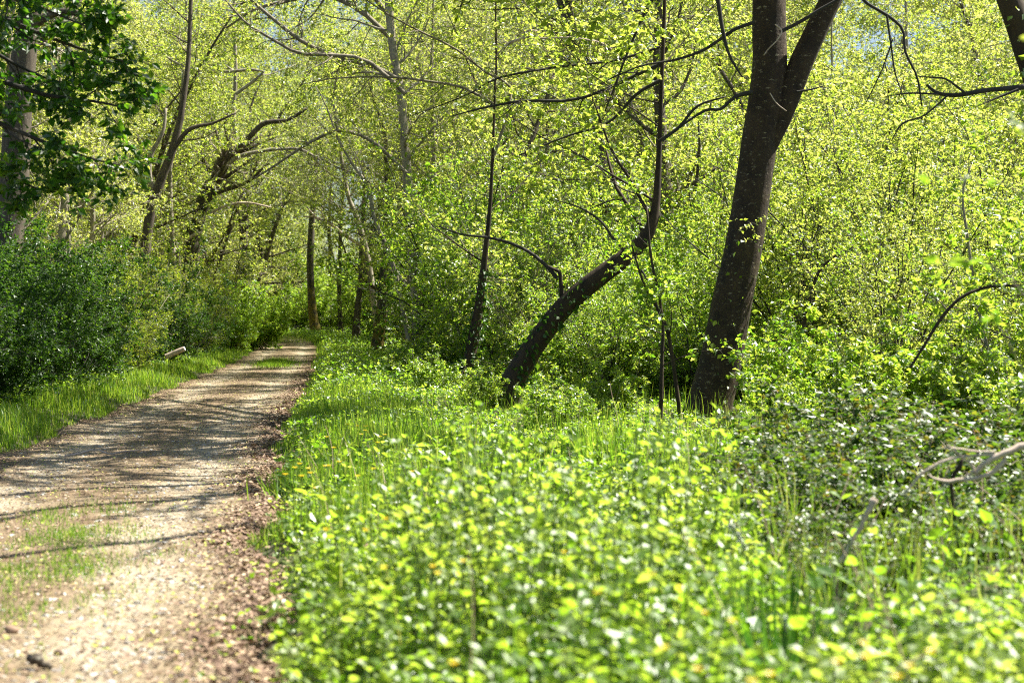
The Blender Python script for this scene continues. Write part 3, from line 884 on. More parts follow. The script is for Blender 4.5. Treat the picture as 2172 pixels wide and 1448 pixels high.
proto_shrub("hedge_a", 3.6, 18, 9, 7, 12, .07, "hedge", "twig", .55, .017, base=.5)
proto_shrub("hedge_b", 4.6, 16, 9, 7, 12, .07, "hedge", "paletwig", .45, .02, base=.5, tint=(.58, .22))
proto_shrub("hedge_c", 3.0, 18, 9, 8, 14, .07, "ivy", "darktwig", .7, .014, base=.5)  # dark leaf colour stands in for the shade inside the hedge
proto_shrub("bush", 2.6, 20, 9, 7, 14, .09, "herb", "twig", .6, .016, base=.4, tint=(.62, .22))
proto_shrub("bramble", 1.05, 16, 7, 5, 7, .06, "bramble", "twig", 1.0, .007, base=.5, droop=-.05, kind="ovate", W=.7, len2=.4)
proto_shrub("low", 1.3, 14, 7, 6, 10, .07, "thicket", "twig", .8, .009, base=.3)
for p in PROTO.values():
    for o in p[:2]:
        COL.objects.unlink(o)


def plant(key, name, x, y, label, cat, group, scale=1., rz=None, tilt=0.):
    a, b, na, nb = PROTO[key]
    r = root_of(name, (x, y, float(gz(x, y))), label, cat, group, rng.uniform(0, 6.28) if rz is None else rz, scale)
    for src, nm in ((a, na), (b, nb)):
        c = src.copy()
        c.name = nm
        COL.objects.link(c)
        c.parent = r
    return r


LM = [(-400, "the broad grey trunk"), (110, "the broad grey trunk"), (300, "the narrow-forked trunk"), (430, "the stout broken trunk"), (520, "the dark ivied trunk"), (600, "the end of the track"),
      (665, "the lone mossy trunk"), (780, "the crooked pale stem"), (880, "the tall pale trunk"), (1010, "the ivied slanting stem"), (1230, "the leaning trunk"), (1570, "the forked trunk"), (1900, "the arching bare stem"), (2180, "the slanting corner trunk")]


def where(x, y):
    px = CX + x / y * F
    k = min(range(len(LM)), key=lambda i: abs(LM[i][0] - px))
    return LM[k][1], px


def band(y):
    return "just behind" if y < 34 else ("farther back behind" if y < 62 else "deep beyond")


def scatter(n, ylo, yhi, xf, keep, mind, tries=40):
    pts = []
    for _ in range(n * tries):
        if len(pts) >= n:
            break
        y = math.sqrt(rng.uniform(ylo ** 2, yhi ** 2))
        lo, hi = xf(y)
        x = rng.uniform(lo, hi)
        if not keep(x, y):
            continue
        if all((x - a) ** 2 + (y - b) ** 2 > mind ** 2 for a, b in pts):
            pts.append((x, y))
    return pts


fr = lambda y, m=1.5: .327 * y + m


# ---- right-hand thicket
def keep_r(x, y):
    s = x - float(edge_r(y))
    px = CX + x / y * F
    if s < (5.2 if y < 30 else 3.4):
        return False
    if y < 28 and px < 1420:
        return False
    if y < 25 and px < 1880:
        return False
    if y < 20.5 or (y < 42 and 790 < px < 945):
        return False
    return True


LOOK = {"thicket_a": "bushy green shrub with many thin stems", "thicket_b": "tall airy shrub with small bright leaves", "thicket_c": "low spreading green shrub", "sunny": "tall sunlit yellow-green shrub",
        "tree_a": "slim grey-stemmed tree in young leaf", "tree_b": "pale-stemmed leaning tree in young leaf", "tree_c": "stout low-branched tree in young leaf", "tree_d": "tall thin tree with yellow-green leaves",
        "tree_over": "wide tree overarching the track", "tree_far": "broad hazy green woodland tree", "tree_far_b": "tall pale woodland tree in new leaf", "hedge_a": "twiggy small-leaved hedge shrub", "hedge_b": "tall twiggy hedge shrub with pale stems",
        "hedge_c": "low shade-darkened hedge shrub", "bush": "fresh bright green bush", "bramble": "low dark bramble clump with glossy leaves", "low": "knee-high green undershrub"}


def put(key, x, y, cat, scale):
    w, px = where(x, y)
    lab = f"{LOOK[key]} {band(y)} {w}"
    name = {"tree": "woodland_tree", "shrub": "shrub"}[cat]
    return plant(key, name, x, y, lab, cat, lab + "s" if False else f"{LOOK[key]}s {band(y)} {w}", scale)


for x, y in scatter(84, 17.5, 50, lambda y: (float(edge_r(y)) + 3, fr(y, 1.5)), keep_r, 1.5):
    px = CX + x / y * F
    if px > 1620:
        key = rng.choice(["sunny", "thicket_b", "sunny", "thicket_a"])
        sc = rng.uniform(.8, 1.1) * min(1.05, .42 + (y - 19) * .05)
    else:
        key = rng.choice(["thicket_a", "thicket_b", "thicket_c", "thicket_a"])
        sc = rng.uniform(.8, 1.15) * min(1.05, .42 + (y - 23) * .045)
    put(key, x, y, "shrub", sc)
for x, y in scatter(18, 32, 60, lambda y: (float(edge_r(y)) + 3, fr(y, 3)), lambda x, y: x - float(edge_r(y)) > 3.2 and not (y < 46 and 770 < CX + x / y * F < 960), 3.0):
    put(rng.choice(["tree_a", "tree_b", "tree_c", "tree_d"]), x, y, "tree", rng.uniform(.85, 1.15))
for x, y in scatter(40, 58, 118, lambda y: (float(edge_r(min(y, 90))) + 4, fr(y, 4)), lambda x, y: x - float(edge_r(y)) > 4 and not (585 < CX + x / y * F < 650), 4.4):
    put(rng.choice(["tree_far", "tree_far_b"]), x, y, "tree", rng.uniform(.9, 1.3))
for x, y in scatter(22, 46, 95, lambda y: (float(edge_r(y)) + 3, fr(y, 2)), lambda x, y: x - float(edge_r(y)) > 3.0, 2.5):
    put(rng.choice(["thicket_a", "thicket_b"]), x, y, "shrub", rng.uniform(.9, 1.4))

for x, y in scatter(20, 25.8, 32, lambda y: (float(edge_r(y)) + 4.6, fr(y, -.5)), lambda x, y: not (x / y * F + CX < 1300 and y < 27), 1.25):
    put(rng.choice(["thicket_c", "thicket_c", "thicket_a"]), x, y, "shrub", rng.uniform(.4, .75))
for x, y, k in [(6.4, 12.5, "low"), (7.2, 15, "thicket_c"), (6.8, 19, "thicket_a"), (8.6, 17.5, "thicket_c"), (8.8, 21, "sunny"), (5.9, 10, "low"), (7.6, 12, "low")]:
    if k == "low":
        plant(k, "undershrub", x, y, "knee-high undershrub growing at the foot of the slanting corner trunk", "shrub", "undershrubs by the slanting corner trunk", .9)
    else:
        put(k, x, y, "shrub", .7)
# trees whose boughs arch over the track
for x, y, sc in [(float(edge_r(40)) + 4.2, 41, .95), (float(edge_r(53)) + 4.2, 54, 1.0), (float(edge_r(66)) + 3.6, 66, 1.1), (float(edge_l(80)) - 2.0, 80, 1.2), (float(edge_r(80)) + 2.2, 80, 1.2), (float(edge_l(74)) - 2.4, 76, 1.15), (px2w(722, 0, 92)[0], 92, 1.2), (px2w(752, 0, 78)[0], 78, 1.05), (px2w(705, 0, 108)[0], 108, 1.3)]:
    put("tree_over", x, y, "tree", sc)
# ---- left-hand hedge and wood
for x, y in scatter(70, 21, 84, lambda y: (max(float(edge_l(y)) - 4.8, -fr(y, 1.5)), float(edge_l(y)) - 1.5), lambda x, y: True, 1.1):
    front = x > float(edge_l(y)) - 2.6
    dark = CX + x / y * F < 190  # far-left shrubs take the dark leaves, painting in the shaded mass there
    cap = CAMH + (HY - (470 if dark else 570 if CX + x / y * F > 250 else 510)) / F * y
    key = str(rng.choice(["hedge_c", "hedge_c"] if dark else ["hedge_a", "hedge_c", "hedge_a"] if front else ["hedge_a", "hedge_b", "hedge_b"]))
    put(key, x, y, "shrub", min(rng.uniform(.65, 1.2) * (.66 if front else 1.12) * (1.15 if dark else .95), rng.uniform(.8, 1.1) * cap / {"hedge_a": 3.8, "hedge_b": 4.9, "hedge_c": 3.1}[key]))
for x, y in scatter(40, 34, 74, lambda y: (-fr(y, 3), float(edge_l(y)) - 4.2), lambda x, y: not (y < 68 and 235 < CX + x / y * F < 560) and not (y < 39 and CX + x / y * F < 130), 2.1):
    put(rng.choice(["tree_b", "tree_d", "tree_a"]), x, y, "tree", rng.uniform(.85, 1.2))
for x, y in scatter(40, 70, 130, lambda y: (-fr(y, 5), float(edge_l(min(y, 84))) - 3), lambda x, y: not (575 < CX + x / y * F < 655), 4.2):
    put(rng.choice(["tree_far", "tree_far_b"]), x, y, "tree", rng.uniform(.9, 1.25))
for i in range(15):
    y = 24 + 4.1 * i + rng.uniform(-.5, .5)
    put("hedge_c" if y < 31 else ["hedge_a", "hedge_b", "hedge_c"][i % 3], float(edge_l(y)) - rng.uniform(1.6, 2.2), y, "shrub", rng.uniform(.72, .92) * (1.15 if i % 3 == 2 else .9))
plant("evergreen", "evergreen_tree", px2w(590, 0, 116)[0], 116, "dense dark green tree closing the far end of the track", "tree", None, 1.0)
plant("evergreen", "evergreen_tree", px2w(545, 0, 122)[0], 122, "dark green tree behind the dense one that closes the track", "tree", None, 1.05)
plant("bush", "shrub", px2w(705, 0, 100)[0], 100, "soft pale green bush right behind the lone mossy trunk", "shrub", None, 1.45)
plant("bush", "shrub", px2w(748, 0, 104)[0], 104, "tall soft green bush right of the lone mossy trunk, beyond the bend", "shrub", None, 1.9)
plant("bush", "shrub", px2w(632, 0, 106)[0], 106, "pale green bush in front of the dense dark tree at the track's end", "shrub", None, 1.0)
plant("bush", "shrub", px2w(545, 0, 70)[0], 70, "bright yellow-green bush ending the hedge where the track bends", "shrub", None, 1.15)
plant("bush", "shrub", px2w(500, 0, 64)[0], 64, "fresh green bush against the hedge just before the bright end bush", "shrub", None, .9)
for px, d, sc in [(600, 126, .52), (642, 128, .5), (676, 118, .6), (745, 122, .62), (725, 128, .8), (790, 116, .7), (620, 136, .55), (560, 128, .8)]:
    plant("tree_far", "woodland_tree", px2w(px, 0, d)[0], d, "hazy low tree closing the view beyond the bend of the track", "tree", "hazy trees beyond the bend of the track", sc)
for x, y in [(-27, 140), (-19, 142), (-12, 138), (-33, 132)]:
    plant("tree_far", "woodland_tree", x, y, "hazy low tree closing the view beyond the bend of the track", "tree", "hazy trees beyond the bend of the track", .62)

# ---- brambles and undershrubs along the verge
for i, (px, y, sc) in enumerate([(1720, 12.5, 1.0), (1880, 12.0, 1.1), (2030, 12.6, 1.2), (2160, 11.4, 1.0), (1960, 10.2, .9), (2130, 9.8, .8), (1800, 14.5, 1.1), (2080, 14.8, 1.2), (1780, 10.3, .8), (1860, 9.6, .7), (2010, 9.4, .6), (1760, 7.9, .45), (1860, 7.9, .45), (2040, 8.6, .3), (2200, 10.4, 1), (1700, 11.2, .8), (1930, 13.6, 1.1), (2060, 11.4, 1.0), (1640, 10.2, .4), (1700, 8.9, .55), (1800, 8.7, .5), (1900, 8.6, .5), (2090, 8.9, .5), (2180, 8.8, .5), (1980, 12.4, 1)]):
    plant("bramble", "bramble", px2w(px, 0, y)[0], y, "low dark bramble clump with glossy leaves around the fallen pale branch" if px > 1850 else "low dark bramble clump behind the broken pale stick", "bramble",
          "brambles around the fallen branch" if px > 1850 else "brambles behind the broken stick", sc).scale[2] = .66 * sc
for x, y in scatter(44, 17, 40, lambda y: (float(edge_r(y)) + 2.6, fr(y, .5)), lambda x, y: x - float(edge_r(y)) > (4.0 if y < 30 else 2.6) and not (y < 22.5 and 1330 < CX + x / y * F < 1680) and not (y < 25 and 1000 < CX + x / y * F < 1200), 1.1):
    w, px = where(x, y)
    plant("low", "undershrub", x, y, f"{LOOK['low']} in the herbs before {w}", "shrub", f"undershrubs before {w}", rng.uniform(.6, 1.1))


for px, y, sc in [(1190, 18.6, .55), (1265, 20.2, .7), (1660, 18.2, .45), (1730, 19.4, .8), (1800, 17.6, .7), (1890, 18.6, .9), (1960, 16.8, .75), (2060, 17.4, .9), (2140, 16.4, .8), (1020, 23.5, .5), (930, 28, .6), (860, 33, .6)]:
    x = px2w(px, 0, y)[0]
    w, _ = where(x, y)
    plant("low", "undershrub", x, y, f"{LOOK['low']} in the herbs before {w}", "shrub", f"undershrubs before {w}", sc)


# ------------------------------------------------------------------ herbs, grass, litter
def clump_noise(x, y, s=1.0, ph=0.):
    return .5 + .25 * (np.sin(x * 1.9 * s + ph) * np.cos(y * 1.3 * s - ph) + np.sin(x * .8 * s - y * 1.1 * s + 2 * ph))


def herbs(mb, x, y, h, L, nodes, kind, tint0=.5, tsd=.25):
    n = len(x)
    S = np.stack([x, y, gz(x, y) - .02], -1)
    D = np.stack([rng.normal(0, .16, n), rng.normal(0, .16, n), np.ones(n)], -1)
    P, R = grow(S, D, h, np.full(n, .003) + h * .003, 4, .07, .02, .4)
    mb.tubes(P, R, 3, tint=rng.uniform(0, 1, n), mat=1)
    a0 = rng.uniform(0, 3.14, n)
    ti = rng.normal(tint0, tsd, n) + .55 * (clump_noise(x, y, 1.7, 4.) - .5)
    for j in range(nodes):
        t = (j + .8) / nodes
        xx = min(t, .999) * 4
        i = int(min(xx, 3.999))
        c = P[:, i] + (P[:, i + 1] - P[:, i]) * (xx - i)
        for s in (0, 1):
            a = a0 + j * 1.57 + s * 3.1416 + rng.normal(0, .35, n)
            D = np.stack([np.cos(a), np.sin(a), rng.normal(-.05 + .7 * (t > .85), .45, n)], -1)
            N = np.stack([rng.normal(0, .5, n), rng.normal(0, .5, n), np.ones(n)], -1)
            ln = L * rng.uniform(.65, 1.25, n) * (1.05 - .5 * max(t - .6, 0)) * (.75 + .25 * min(1, t * 2))
            mb.leaves(c, D, N, ln, ln * .68, np.clip(ti + rng.normal(0, .09, n), 0, 1), kind)


def region(n, ylo, yhi, smin, smax, dens=None, far=1.0):
    """random points right of the track, s metres from its edge, thinning with distance"""
    y = ylo * (yhi / ylo) ** rng.uniform(0, 1, n) if far else rng.uniform(ylo, yhi, n)
    s = rng.uniform(smin, smax, n)
    x = edge_r(y) + s
    k = (x < fr(y, 3.2)) & (x > -fr(y, .8))
    if dens is not None:
        k &= rng.uniform(0, 1, n) < dens(x, y, s)
    return x[k], y[k], s[k]


nb = MB()
x, y, s = region(8600, 4.2, 11.5, .05, 9.0, lambda x, y, s: np.where(s < .5, .6, 1.0) * np.where((y > 8.8) & (s < 1.3), .15, 1.) * np.where((CX + x / y * F > 1620) & (y > 6.3 + .4 * np.sin(x * 3)), .07, 1.) * np.where((y > 10.) & (x < 2), .5, 1))
cn = clump_noise(x, y, 2.6)
h = (.10 + .66 * np.clip(cn * 1.9 - .45, 0, 1) * rng.uniform(.7, 1.1, len(x)) + rng.uniform(0, .08, len(x)))
pxn = CX + x / y * F
h = np.where(pxn > 1470, np.minimum(h, .24 + .16 * rng.uniform(0, 1, len(x)) ), h) * np.where(y > 8.8, .35, 1.08)
h = np.where((pxn > 1540) & (pxn < 1790) & (y < 5.9) & (y > 4.6), h * .5, h) * np.clip(.45 + s * .7, .45, 1)
herbs(nb, x, y, h, .054, 7, "ovate", .64, .15)
# small leafy weeds filling the floor between the tall ones
x, y, s = region(6600, 4.2, 13, -.3, 9.0, lambda x, y, s: np.where((CX + x / y * F > 1620) & (y > 6.4), .12, 1.) * np.where(s < .05, .35, 1))
herbs(nb, x, y, rng.uniform(.07, .22, len(x)), .042, 3, "kite", .55, .25)
# dry straw stalks
x, y, s = region(260, 4.6, 16, .3, 6)
n = len(x)
P, R = grow(np.stack([x, y, gz(x, y)], -1), np.stack([rng.normal(0, .3, n), rng.normal(0, .3, n), np.ones(n)], -1), rng.uniform(.25, .75, n), np.full(n, .0032), 5, .08, -.04, .4)
nb.tubes(P, R, 3, tint=rng.uniform(.5, .8, n), mat=2)
# broad dock leaves here and there
x, y, s = region(170, 4.9, 14, .3, 5)
herbs(nb, x, y, rng.uniform(.2, .4, len(x)), .095, 3, "ovate", .35, .2)
stuff(nb.build("nettles", [M["herb"], M["stem"], M["litter"]]))

hb = MB()
x, y, s = region(14000, 9.5, 34, .15, 14, lambda x, y, s: np.where(s < 1.5, .8, 1.) * np.where(s > 6, .55, 1) * np.where((CX + x / y * F > 1640) & (y < 14.5), .12, 1))
herbs(hb, x, y, (.10 + .27 * clump_noise(x, y, .9, 1.) * rng.uniform(.4, 1.2, len(x))) * np.where(y < 13, .6, 1) * np.where((y > 15) & (y < 27), .8, 1) * np.where((y > 14) & (y < 25) & (((CX + x / y * F > 1360) & (CX + x / y * F < 1660)) | ((CX + x / y * F > 1000) & (CX + x / y * F < 1200))), .5, 1), .07, 4, "kite", .5, .25)
x, y, s = region(9000, 30, 100, .2, 9)
herbs(hb, x, y, rng.uniform(.15, .5, len(x)), .10, 3, "kite", .5, .25)
# left verge
yy = rng.uniform(20, 85, 3500)
xx = edge_l(yy) - 1.1 - np.abs(rng.normal(0, 1.1, len(yy)))
herbs(hb, xx, yy, rng.uniform(.1, .4, len(xx)), .065, 3, "kite", .5, .25)
stuff(hb.build("woodland_herbs", [M["herb"], M["stem"]]))


def blades(mb, x, y, h, w, lean=.45, tint=(.5, .22), z=None):
    n = len(x)
    a = rng.uniform(0, 6.28, n)
    D = np.stack([np.cos(a) * lean * rng.uniform(.1, 1.3, n), np.sin(a) * lean * rng.uniform(.1, 1.3, n), np.ones(n)], -1)
    N = np.stack([np.cos(a), np.sin(a), np.full(n, .2)], -1) + rng.normal(0, .3, (n, 3))
    S = np.stack([x, y, (gz(x, y) if z is None else z) - .01], -1)
    mb.leaves(S, D, N, h, w, np.clip(rng.normal(tint[0], tint[1], n), 0, 1), "blade")


gb = MB()
# right verge strip
x, y, s = region(30000, 8.6, 45, -.05, 1.9, lambda x, y, s: np.clip(1.3 - s * .55, 0, 1) * np.where(y < 10, .4, 1))
blades(gb, x, y, (.12 + .2 * clump_noise(x, y, 1.4)) * rng.uniform(.5, 1.2, len(x)) * np.clip(.35 + s * 1.1, .35, 1), .006 + .0002 * y)
# tufts scattered through the herbs
x, y, s = region(16000, 6, 24, .4, 8, lambda x, y, s: (clump_noise(x, y, 2.3, 2.) > .62) * 1.0)
blades(gb, x, y, rng.uniform(.2, .5, len(x)), .007, .6)
x, y, s = region(14000, 45, 105, -.1, 2.6)
blades(gb, x, y, rng.uniform(.12, .35, len(x)), .02)
# arching grass tufts
for px, y, hh, nn in [(820, 14.2, .42, 420), (760, 15.2, .36, 320), (880, 15.4, .36, 300), (1290, 13.2, .46, 200), (1240, 13.8, .4, 200), (1350, 13.4, .42, 160), (1440, 12.8, .4, 150), (690, 12.6, .34, 260), (1560, 14.2, .36, 160)]:
    c = px2w(px, 0, y)
    blades(gb, c[0] + rng.normal(0, .18, nn), y + rng.normal(0, .2, nn), hh * rng.uniform(.5, 1.25, nn), .009, 1.0, tint=(.42, .25))
# blades standing among the nettles
x, y, s = region(1500, 4.6, 11, .2, 6, lambda x, y, s: clump_noise(x, y, 3.1, 1.) > .55)
blades(gb, x, y, rng.uniform(.25, .6, len(x)), .008, .5, tint=(.55, .3))
# left verge
n = 60000
yy = 15 * (88 / 15) ** rng.uniform(0, 1, n)
q = rng.uniform(0, 1, n) ** 1.2
xx = edge_l(yy) + .12 - q * 2.9
k = (xx > -fr(yy, .5))
xx, yy, q = xx[k], yy[k], q[k]
blades(gb, xx, yy, (.10 + .22 * clump_noise(xx, yy, 1.1)) * rng.uniform(.5, 1.2, len(xx)) * np.clip(.3 + q * 4, .3, 1), .006 + .00025 * yy)
# the track grows over at its far end
n = 9000
yy = rng.uniform(80, 112, n)
xx = edge_l(yy) + rng.uniform(-.5, 3.5, n)
blades(gb, xx, yy, rng.uniform(.08, .25, n), .03, tint=(.65, .2))
stuff(gb.build("verge_grass", M["grass"]))

cb = MB()
n = 26000
yy = 6 * (16 / 6) ** rng.uniform(0, 1, n)
u_ = rng.normal(.55, .085, n)
xx = edge_l(yy) + u_ * TW
m_ = clump_noise(xx * 1.3, yy * .8, 4.2, .7) * np.exp(-((yy - 9.6) / 2.4) ** 2)
k = rng.uniform(0, .95, n) < m_ ** 1.5
blades(cb, xx[k], yy[k], rng.uniform(.025, .085, k.sum()), .005, .8, z=tz(xx[k], yy[k]))
n = 7000
yy = rng.uniform(45, 58, n)
xx = edge_l(yy) + rng.normal(.52, .10, n) * TW
k = rng.uniform(0, 1, n) < np.exp(-((yy - 51.5) / 3.6) ** 2)
blades(cb, xx[k], yy[k], rng.uniform(.05, .14, k.sum()), .014, .7, z=tz(xx[k], yy[k]))
n = 5000
yy = 14 * (60 / 14) ** rng.uniform(0, 1, n)
xx = edge_l(yy) + rng.uniform(.1, .9, n) * TW
k = clump_noise(xx, yy, 2.1, 3.) > .80
blades(cb, xx[k], yy[k], rng.uniform(.02, .06, k.sum()), .006, .9, z=tz(xx[k], yy[k]))
stuff(cb.build("track_grass", M["grass"]))

lb = MB()
n = 70000
yy = 4.6 * (62 / 4.6) ** rng.uniform(0, 1, n)
e = rng.uniform(0, 1, n)
uu = np.where(e < .25, 1.0 - np.abs(rng.normal(0, .075, n)), np.where(e < .40, np.abs(rng.normal(0, .09, n)), rng.uniform(0, 1, n)))
xx = edge_l(yy) + uu * (edge_r(yy) - edge_l(yy))
zz = np.maximum(tz(xx, yy), gz(xx, yy)) + .004
edge = np.exp(-((uu - 1) / .12) ** 2)
L_ = rng.uniform(.014, .036, n) * (1 + .75 * edge) * np.where(yy > 22, 1.25, 1)
tt = np.where(rng.uniform(0, 1, n) < .16 * (1 - edge), rng.uniform(.86, 1, n), rng.beta(2, 2, n) * .85)
N_ = np.stack([rng.normal(0, .35, n), rng.normal(0, .35, n), np.ones(n)], -1)
a = rng.uniform(0, 6.28, n)
lb.leaves(np.stack([xx, yy, zz + rng.uniform(0, .012, n) * (1 + edge)], -1), np.stack([np.cos(a), np.sin(a), rng.normal(.05, .25, n)], -1), N_, L_, L_ * rng.uniform(.35, .7, n), tt, "kite")
# dead leaves and straw on the wood floor
x, y, s = region(9000, 9, 40, .0, 10)
a = rng.uniform(0, 6.28, len(x))
ln = rng.uniform(.04, .09, len(x))
lb.leaves(np.stack([x, y, gz(x, y) + .02], -1), np.stack([np.cos(a), np.sin(a), rng.normal(.1, .3, len(x))], -1), np.stack([rng.normal(0, .4, len(x)), rng.normal(0, .4, len(x)), np.ones(len(x))], -1), ln, ln * .5, rng.beta(2, 2, len(x)) * .7, "kite")
stuff(lb.build("leaf_litter", M["litter"]))

# loose stones in the track
sb = MB()
n = 5200
yy = 4.6 * (26 / 4.6) ** rng.uniform(0, 1, n)
uu = np.where(rng.uniform(0, 1, n) < .6, rng.normal(.74, .11, n), rng.normal(.27, .11, n))
xx = edge_l(yy) + np.clip(uu, .03, .97) * TW
oct_ = np.array([(1, 0, 0), (0, 1, 0), (-1, 0, 0), (0, -1, 0), (.5, .6, .5), (-.6, .5, .55), (-.5, -.6, .5), (.6, -.5, .55)], float)
fc = [(0, 1, 4), (1, 5, 4), (1, 2, 5), (2, 6, 5), (2, 3, 6), (3, 7, 6), (3, 0, 7), (0, 4, 7)]
sz = np.minimum(rng.gamma(2., .0035, n) + .003, .022)
th = rng.uniform(0, 6.28, n)
V = oct_[None] * rng.uniform(.7, 1.3, (n, 8, 3))
V = V * sz[:, None, None] * np.stack([rng.uniform(.7, 1.4, n), rng.uniform(.7, 1.4, n), rng.uniform(.5, .9, n)], -1)[:, None]
c_, s_ = np.cos(th)[:, None], np.sin(th)[:, None]
V = np.stack([V[..., 0] * c_ - V[..., 1] * s_, V[..., 0] * s_ + V[..., 1] * c_, V[..., 2]], -1) + np.stack([xx, yy, tz(xx, yy)], -1)[:, None]
off = (np.arange(n) * 8)[:, None, None]
sb.add(V, [(np.array(fc)[None] + off).reshape(-1, 3), (np.array([(4, 5, 6, 7)])[None] + off).reshape(-1, 4)], np.repeat(rng.uniform(0, 1, n), 8))
stuff(sb.build("gravel", M["gravel"]))


# ------------------------------------------------------------------ small things
def make_buttercup():
    st, fl, ce = MB(), MB(), MB()
    P = catmull(np.array([(0, 0, 0), (.01, .004, .14), (.004, .012, .28), (.014, .01, .40)]), 8)
    st.tubes(P, np.linspace(.0024, .0015, 8), 5)
    for zz, a in ((.10, .4), (.2, 2.6), (.27, 4.4)):
        D = np.array([[math.cos(a), math.sin(a), .7]])
        st.leaves(np.array([(.008, .006, zz)]), D, np.array([[0, 0, 1.]]), .06, .025, .6, "lobed")
    a = np.arange(5) * 2 * np.pi / 5
    D = np.stack([np.cos(a), np.sin(a), np.full(5, .55)], -1)
    N = np.stack([-np.cos(a), -np.sin(a), np.full(5, 1.1)], -1)
    cup = np.tile(P[-1], (5, 1))
    fl.leaves(cup, D, N, .019, .021, rng.uniform(0, 1, 5), "ovate")
    ce.tubes(np.array([P[-1], P[-1] + (0, 0, .003), P[-1] + (0, 0, .006)]), np.array([.004, .0045, .0015]), 7)
    return st, fl, ce


s_, f_, c_ = make_buttercup()
BC = (s_.build("stem", M["stem"]), f_.build("petals", M["petal"]), c_.build("flower_centre", M["pollen"]))
for o in BC:
    COL.objects.unlink(o)
c7 = [(475, 125), (490, 170), (515, 150), (545, 160), (590, 180), (625, 172), (575, 210), (370, 238), (572, 260), (180, 318), (215, 345), (185, 380), (110, 375), (145, 340), (300, 330), (345, 330), (375, 310), (225, 365), (545, 345),
      (490, 380), (678, 332), (717, 400), (758, 360), (855, 352), (930, 348), (805, 285), (275, 443), (275, 490), (335, 140), (332, 183), (440, 118), (520, 128)]
c7n = [(643, 600), (520, 660), (313, 653), (613, 845), (873, 840), (875, 880), (945, 1340), (1040, 818), (1560, 770), (1720, 985)]
c8 = [(110, 885), (200, 950), (350, 1085), (520, 1125), (140, 1250), (1205, 1235), (665, 1390), (635, 1435), (1003, 1330), (1430, 1360), (1490, 1280), (1310, 1405), (300, 1375), (1195, 1300)]
fp = [(560 + a / 2.421, 850 + b / 2.421, .36) for a, b in c7] + [(560 + a / 2.421, 850 + b / 2.421, .50) for a, b in c7n] + [(1348 + a / 2.421, 850 + b / 2.421, .55) for a, b in c8]
for px, py, hh in fp:
    d = (CAMH - hh - .08) * F / (py - HY)
    if py < 1010:
        lab, grp = "small yellow buttercup in the grass strip beside the track", "buttercups in the grass strip"
    elif px < 1060:
        lab, grp = "yellow buttercup among the nettles beside the track", "buttercups among the nettles beside the track"
    else:
        lab, grp = "yellow buttercup among the nettles in front of the brambles", "buttercups before the brambles"
    x = (px - CX) / F * d
    g = float(gz(x, d))
    zt = CAMH + (HY - py) / F * d
    sc = (zt - g) / .405
    r = root_of("buttercup", (x, d, g), lab, "flower", grp, rng.uniform(0, 6.28), 1.0)
    w_ = 1.3 if py < 1010 else .85
    r.scale = (w_, w_, sc)
    for src, nm in zip(BC, ("stem", "petals", "flower_centre")):
        c = src.copy()
        c.name = nm
        COL.objects.link(c)
        c.parent = r


def stick(name, label, paths, d, mat, cat, group=None, sides=8):
    """one branch: the first polyline is the stem, the others its side shoots"""
    P0, R0 = trunk_px(paths[0], d, 14)
    b = P0[np.argmin(P0[:, 2])].copy()
    b[2] = float(gz(b[0], b[1]))
    root = root_of(name, tuple(b), label, cat, group)
    for i, p in enumerate(paths):
        P, R = trunk_px(p, d, 14)
        m_ = MB()
        m_.tubes(P - b + rng.normal(0, 1, P.shape) * R[:, None] * .22, R, sides, rough=.09)
        m_.build("stem" if i == 0 else "side_branch", M[mat], root, smooth=True)
    return root


stick("fallen_branch", "bare pale pinkish fallen branch with crooked forks lying over the brambles",
      [[(2260, 925, 18), (2172, 948, 15), (2140, 956, 14), (2105, 972, 13), (2082, 988, 12), (2070, 1008, 10)],
       [(2135, 975, 11), (2105, 1000, 11), (2075, 1012, 10), (2040, 1018, 9), (2005, 1021, 8), (1980, 1014, 5), (1968, 1004, 3)],
       [(2120, 962, 7), (2060, 966, 6), (2010, 975, 6), (1960, 1000, 6), (1935, 1028, 5), (1914, 1052, 3)],
       [(2110, 958, 6), (2060, 955, 5), (2015, 950, 4), (1985, 952, 2)],
       [(2008, 942, 4), (2040, 968, 5), (2064, 990, 6), (2060, 1003, 6), (2042, 1014, 4)]], 8.0, "deadwood", "branch")
stick("dead_stem", "short dark dead stem standing under the fallen pale branch", [[(2030, 1120, 9), (2022, 1080, 9), (2018, 1040, 8), (2020, 1015, 8), (2034, 988, 10), (2042, 970, 5)]], 8.5, "leanbark", "stem")
stick("broken_stick", "broken pale stick poking up out of the nettles", [[(1780, 1195, 10), (1798, 1165, 10), (1812, 1138, 10), (1828, 1112, 11), (1838, 1092, 13), (1848, 1074, 13), (1856, 1060, 14)]], 7.2, "deadwood", "stick")
stick("dry_stalk", "dry pale jointed stalk among the nettles near the lower right corner", [[(2096, 1470, 12), (2100, 1430, 12), (2107, 1380, 11), (2116, 1320, 9), (2122, 1290, 6)]], 5.6, "deadwood", "stalk")
stick("dry_stalk", "long dry straw slanting over the dark sedge clump", [[(1500, 1380, 5), (1540, 1345, 5), (1585, 1305, 4), (1606, 1288, 3)]], 5.9, "deadwood", "stalk")
stick("twig", "thin pale forked twig lying across the track",
      [[(138, 966, 4), (165, 962, 5), (185, 956, 5), (198, 954, 4)], [(198, 955, 4), (212, 955, 4), (230, 962, 4), (262, 957, 4), (295, 954, 3), (305, 948, 2)]], 16.2, "deadwood", "twig")
stick("twig", "thin bent twig lying by the grass tufts in the middle of the track", [[(104, 1182, 5), (120, 1186, 6), (140, 1188, 5), (178, 1190, 3), (205, 1202, 2)]], 9.35, "deadwood", "twig")


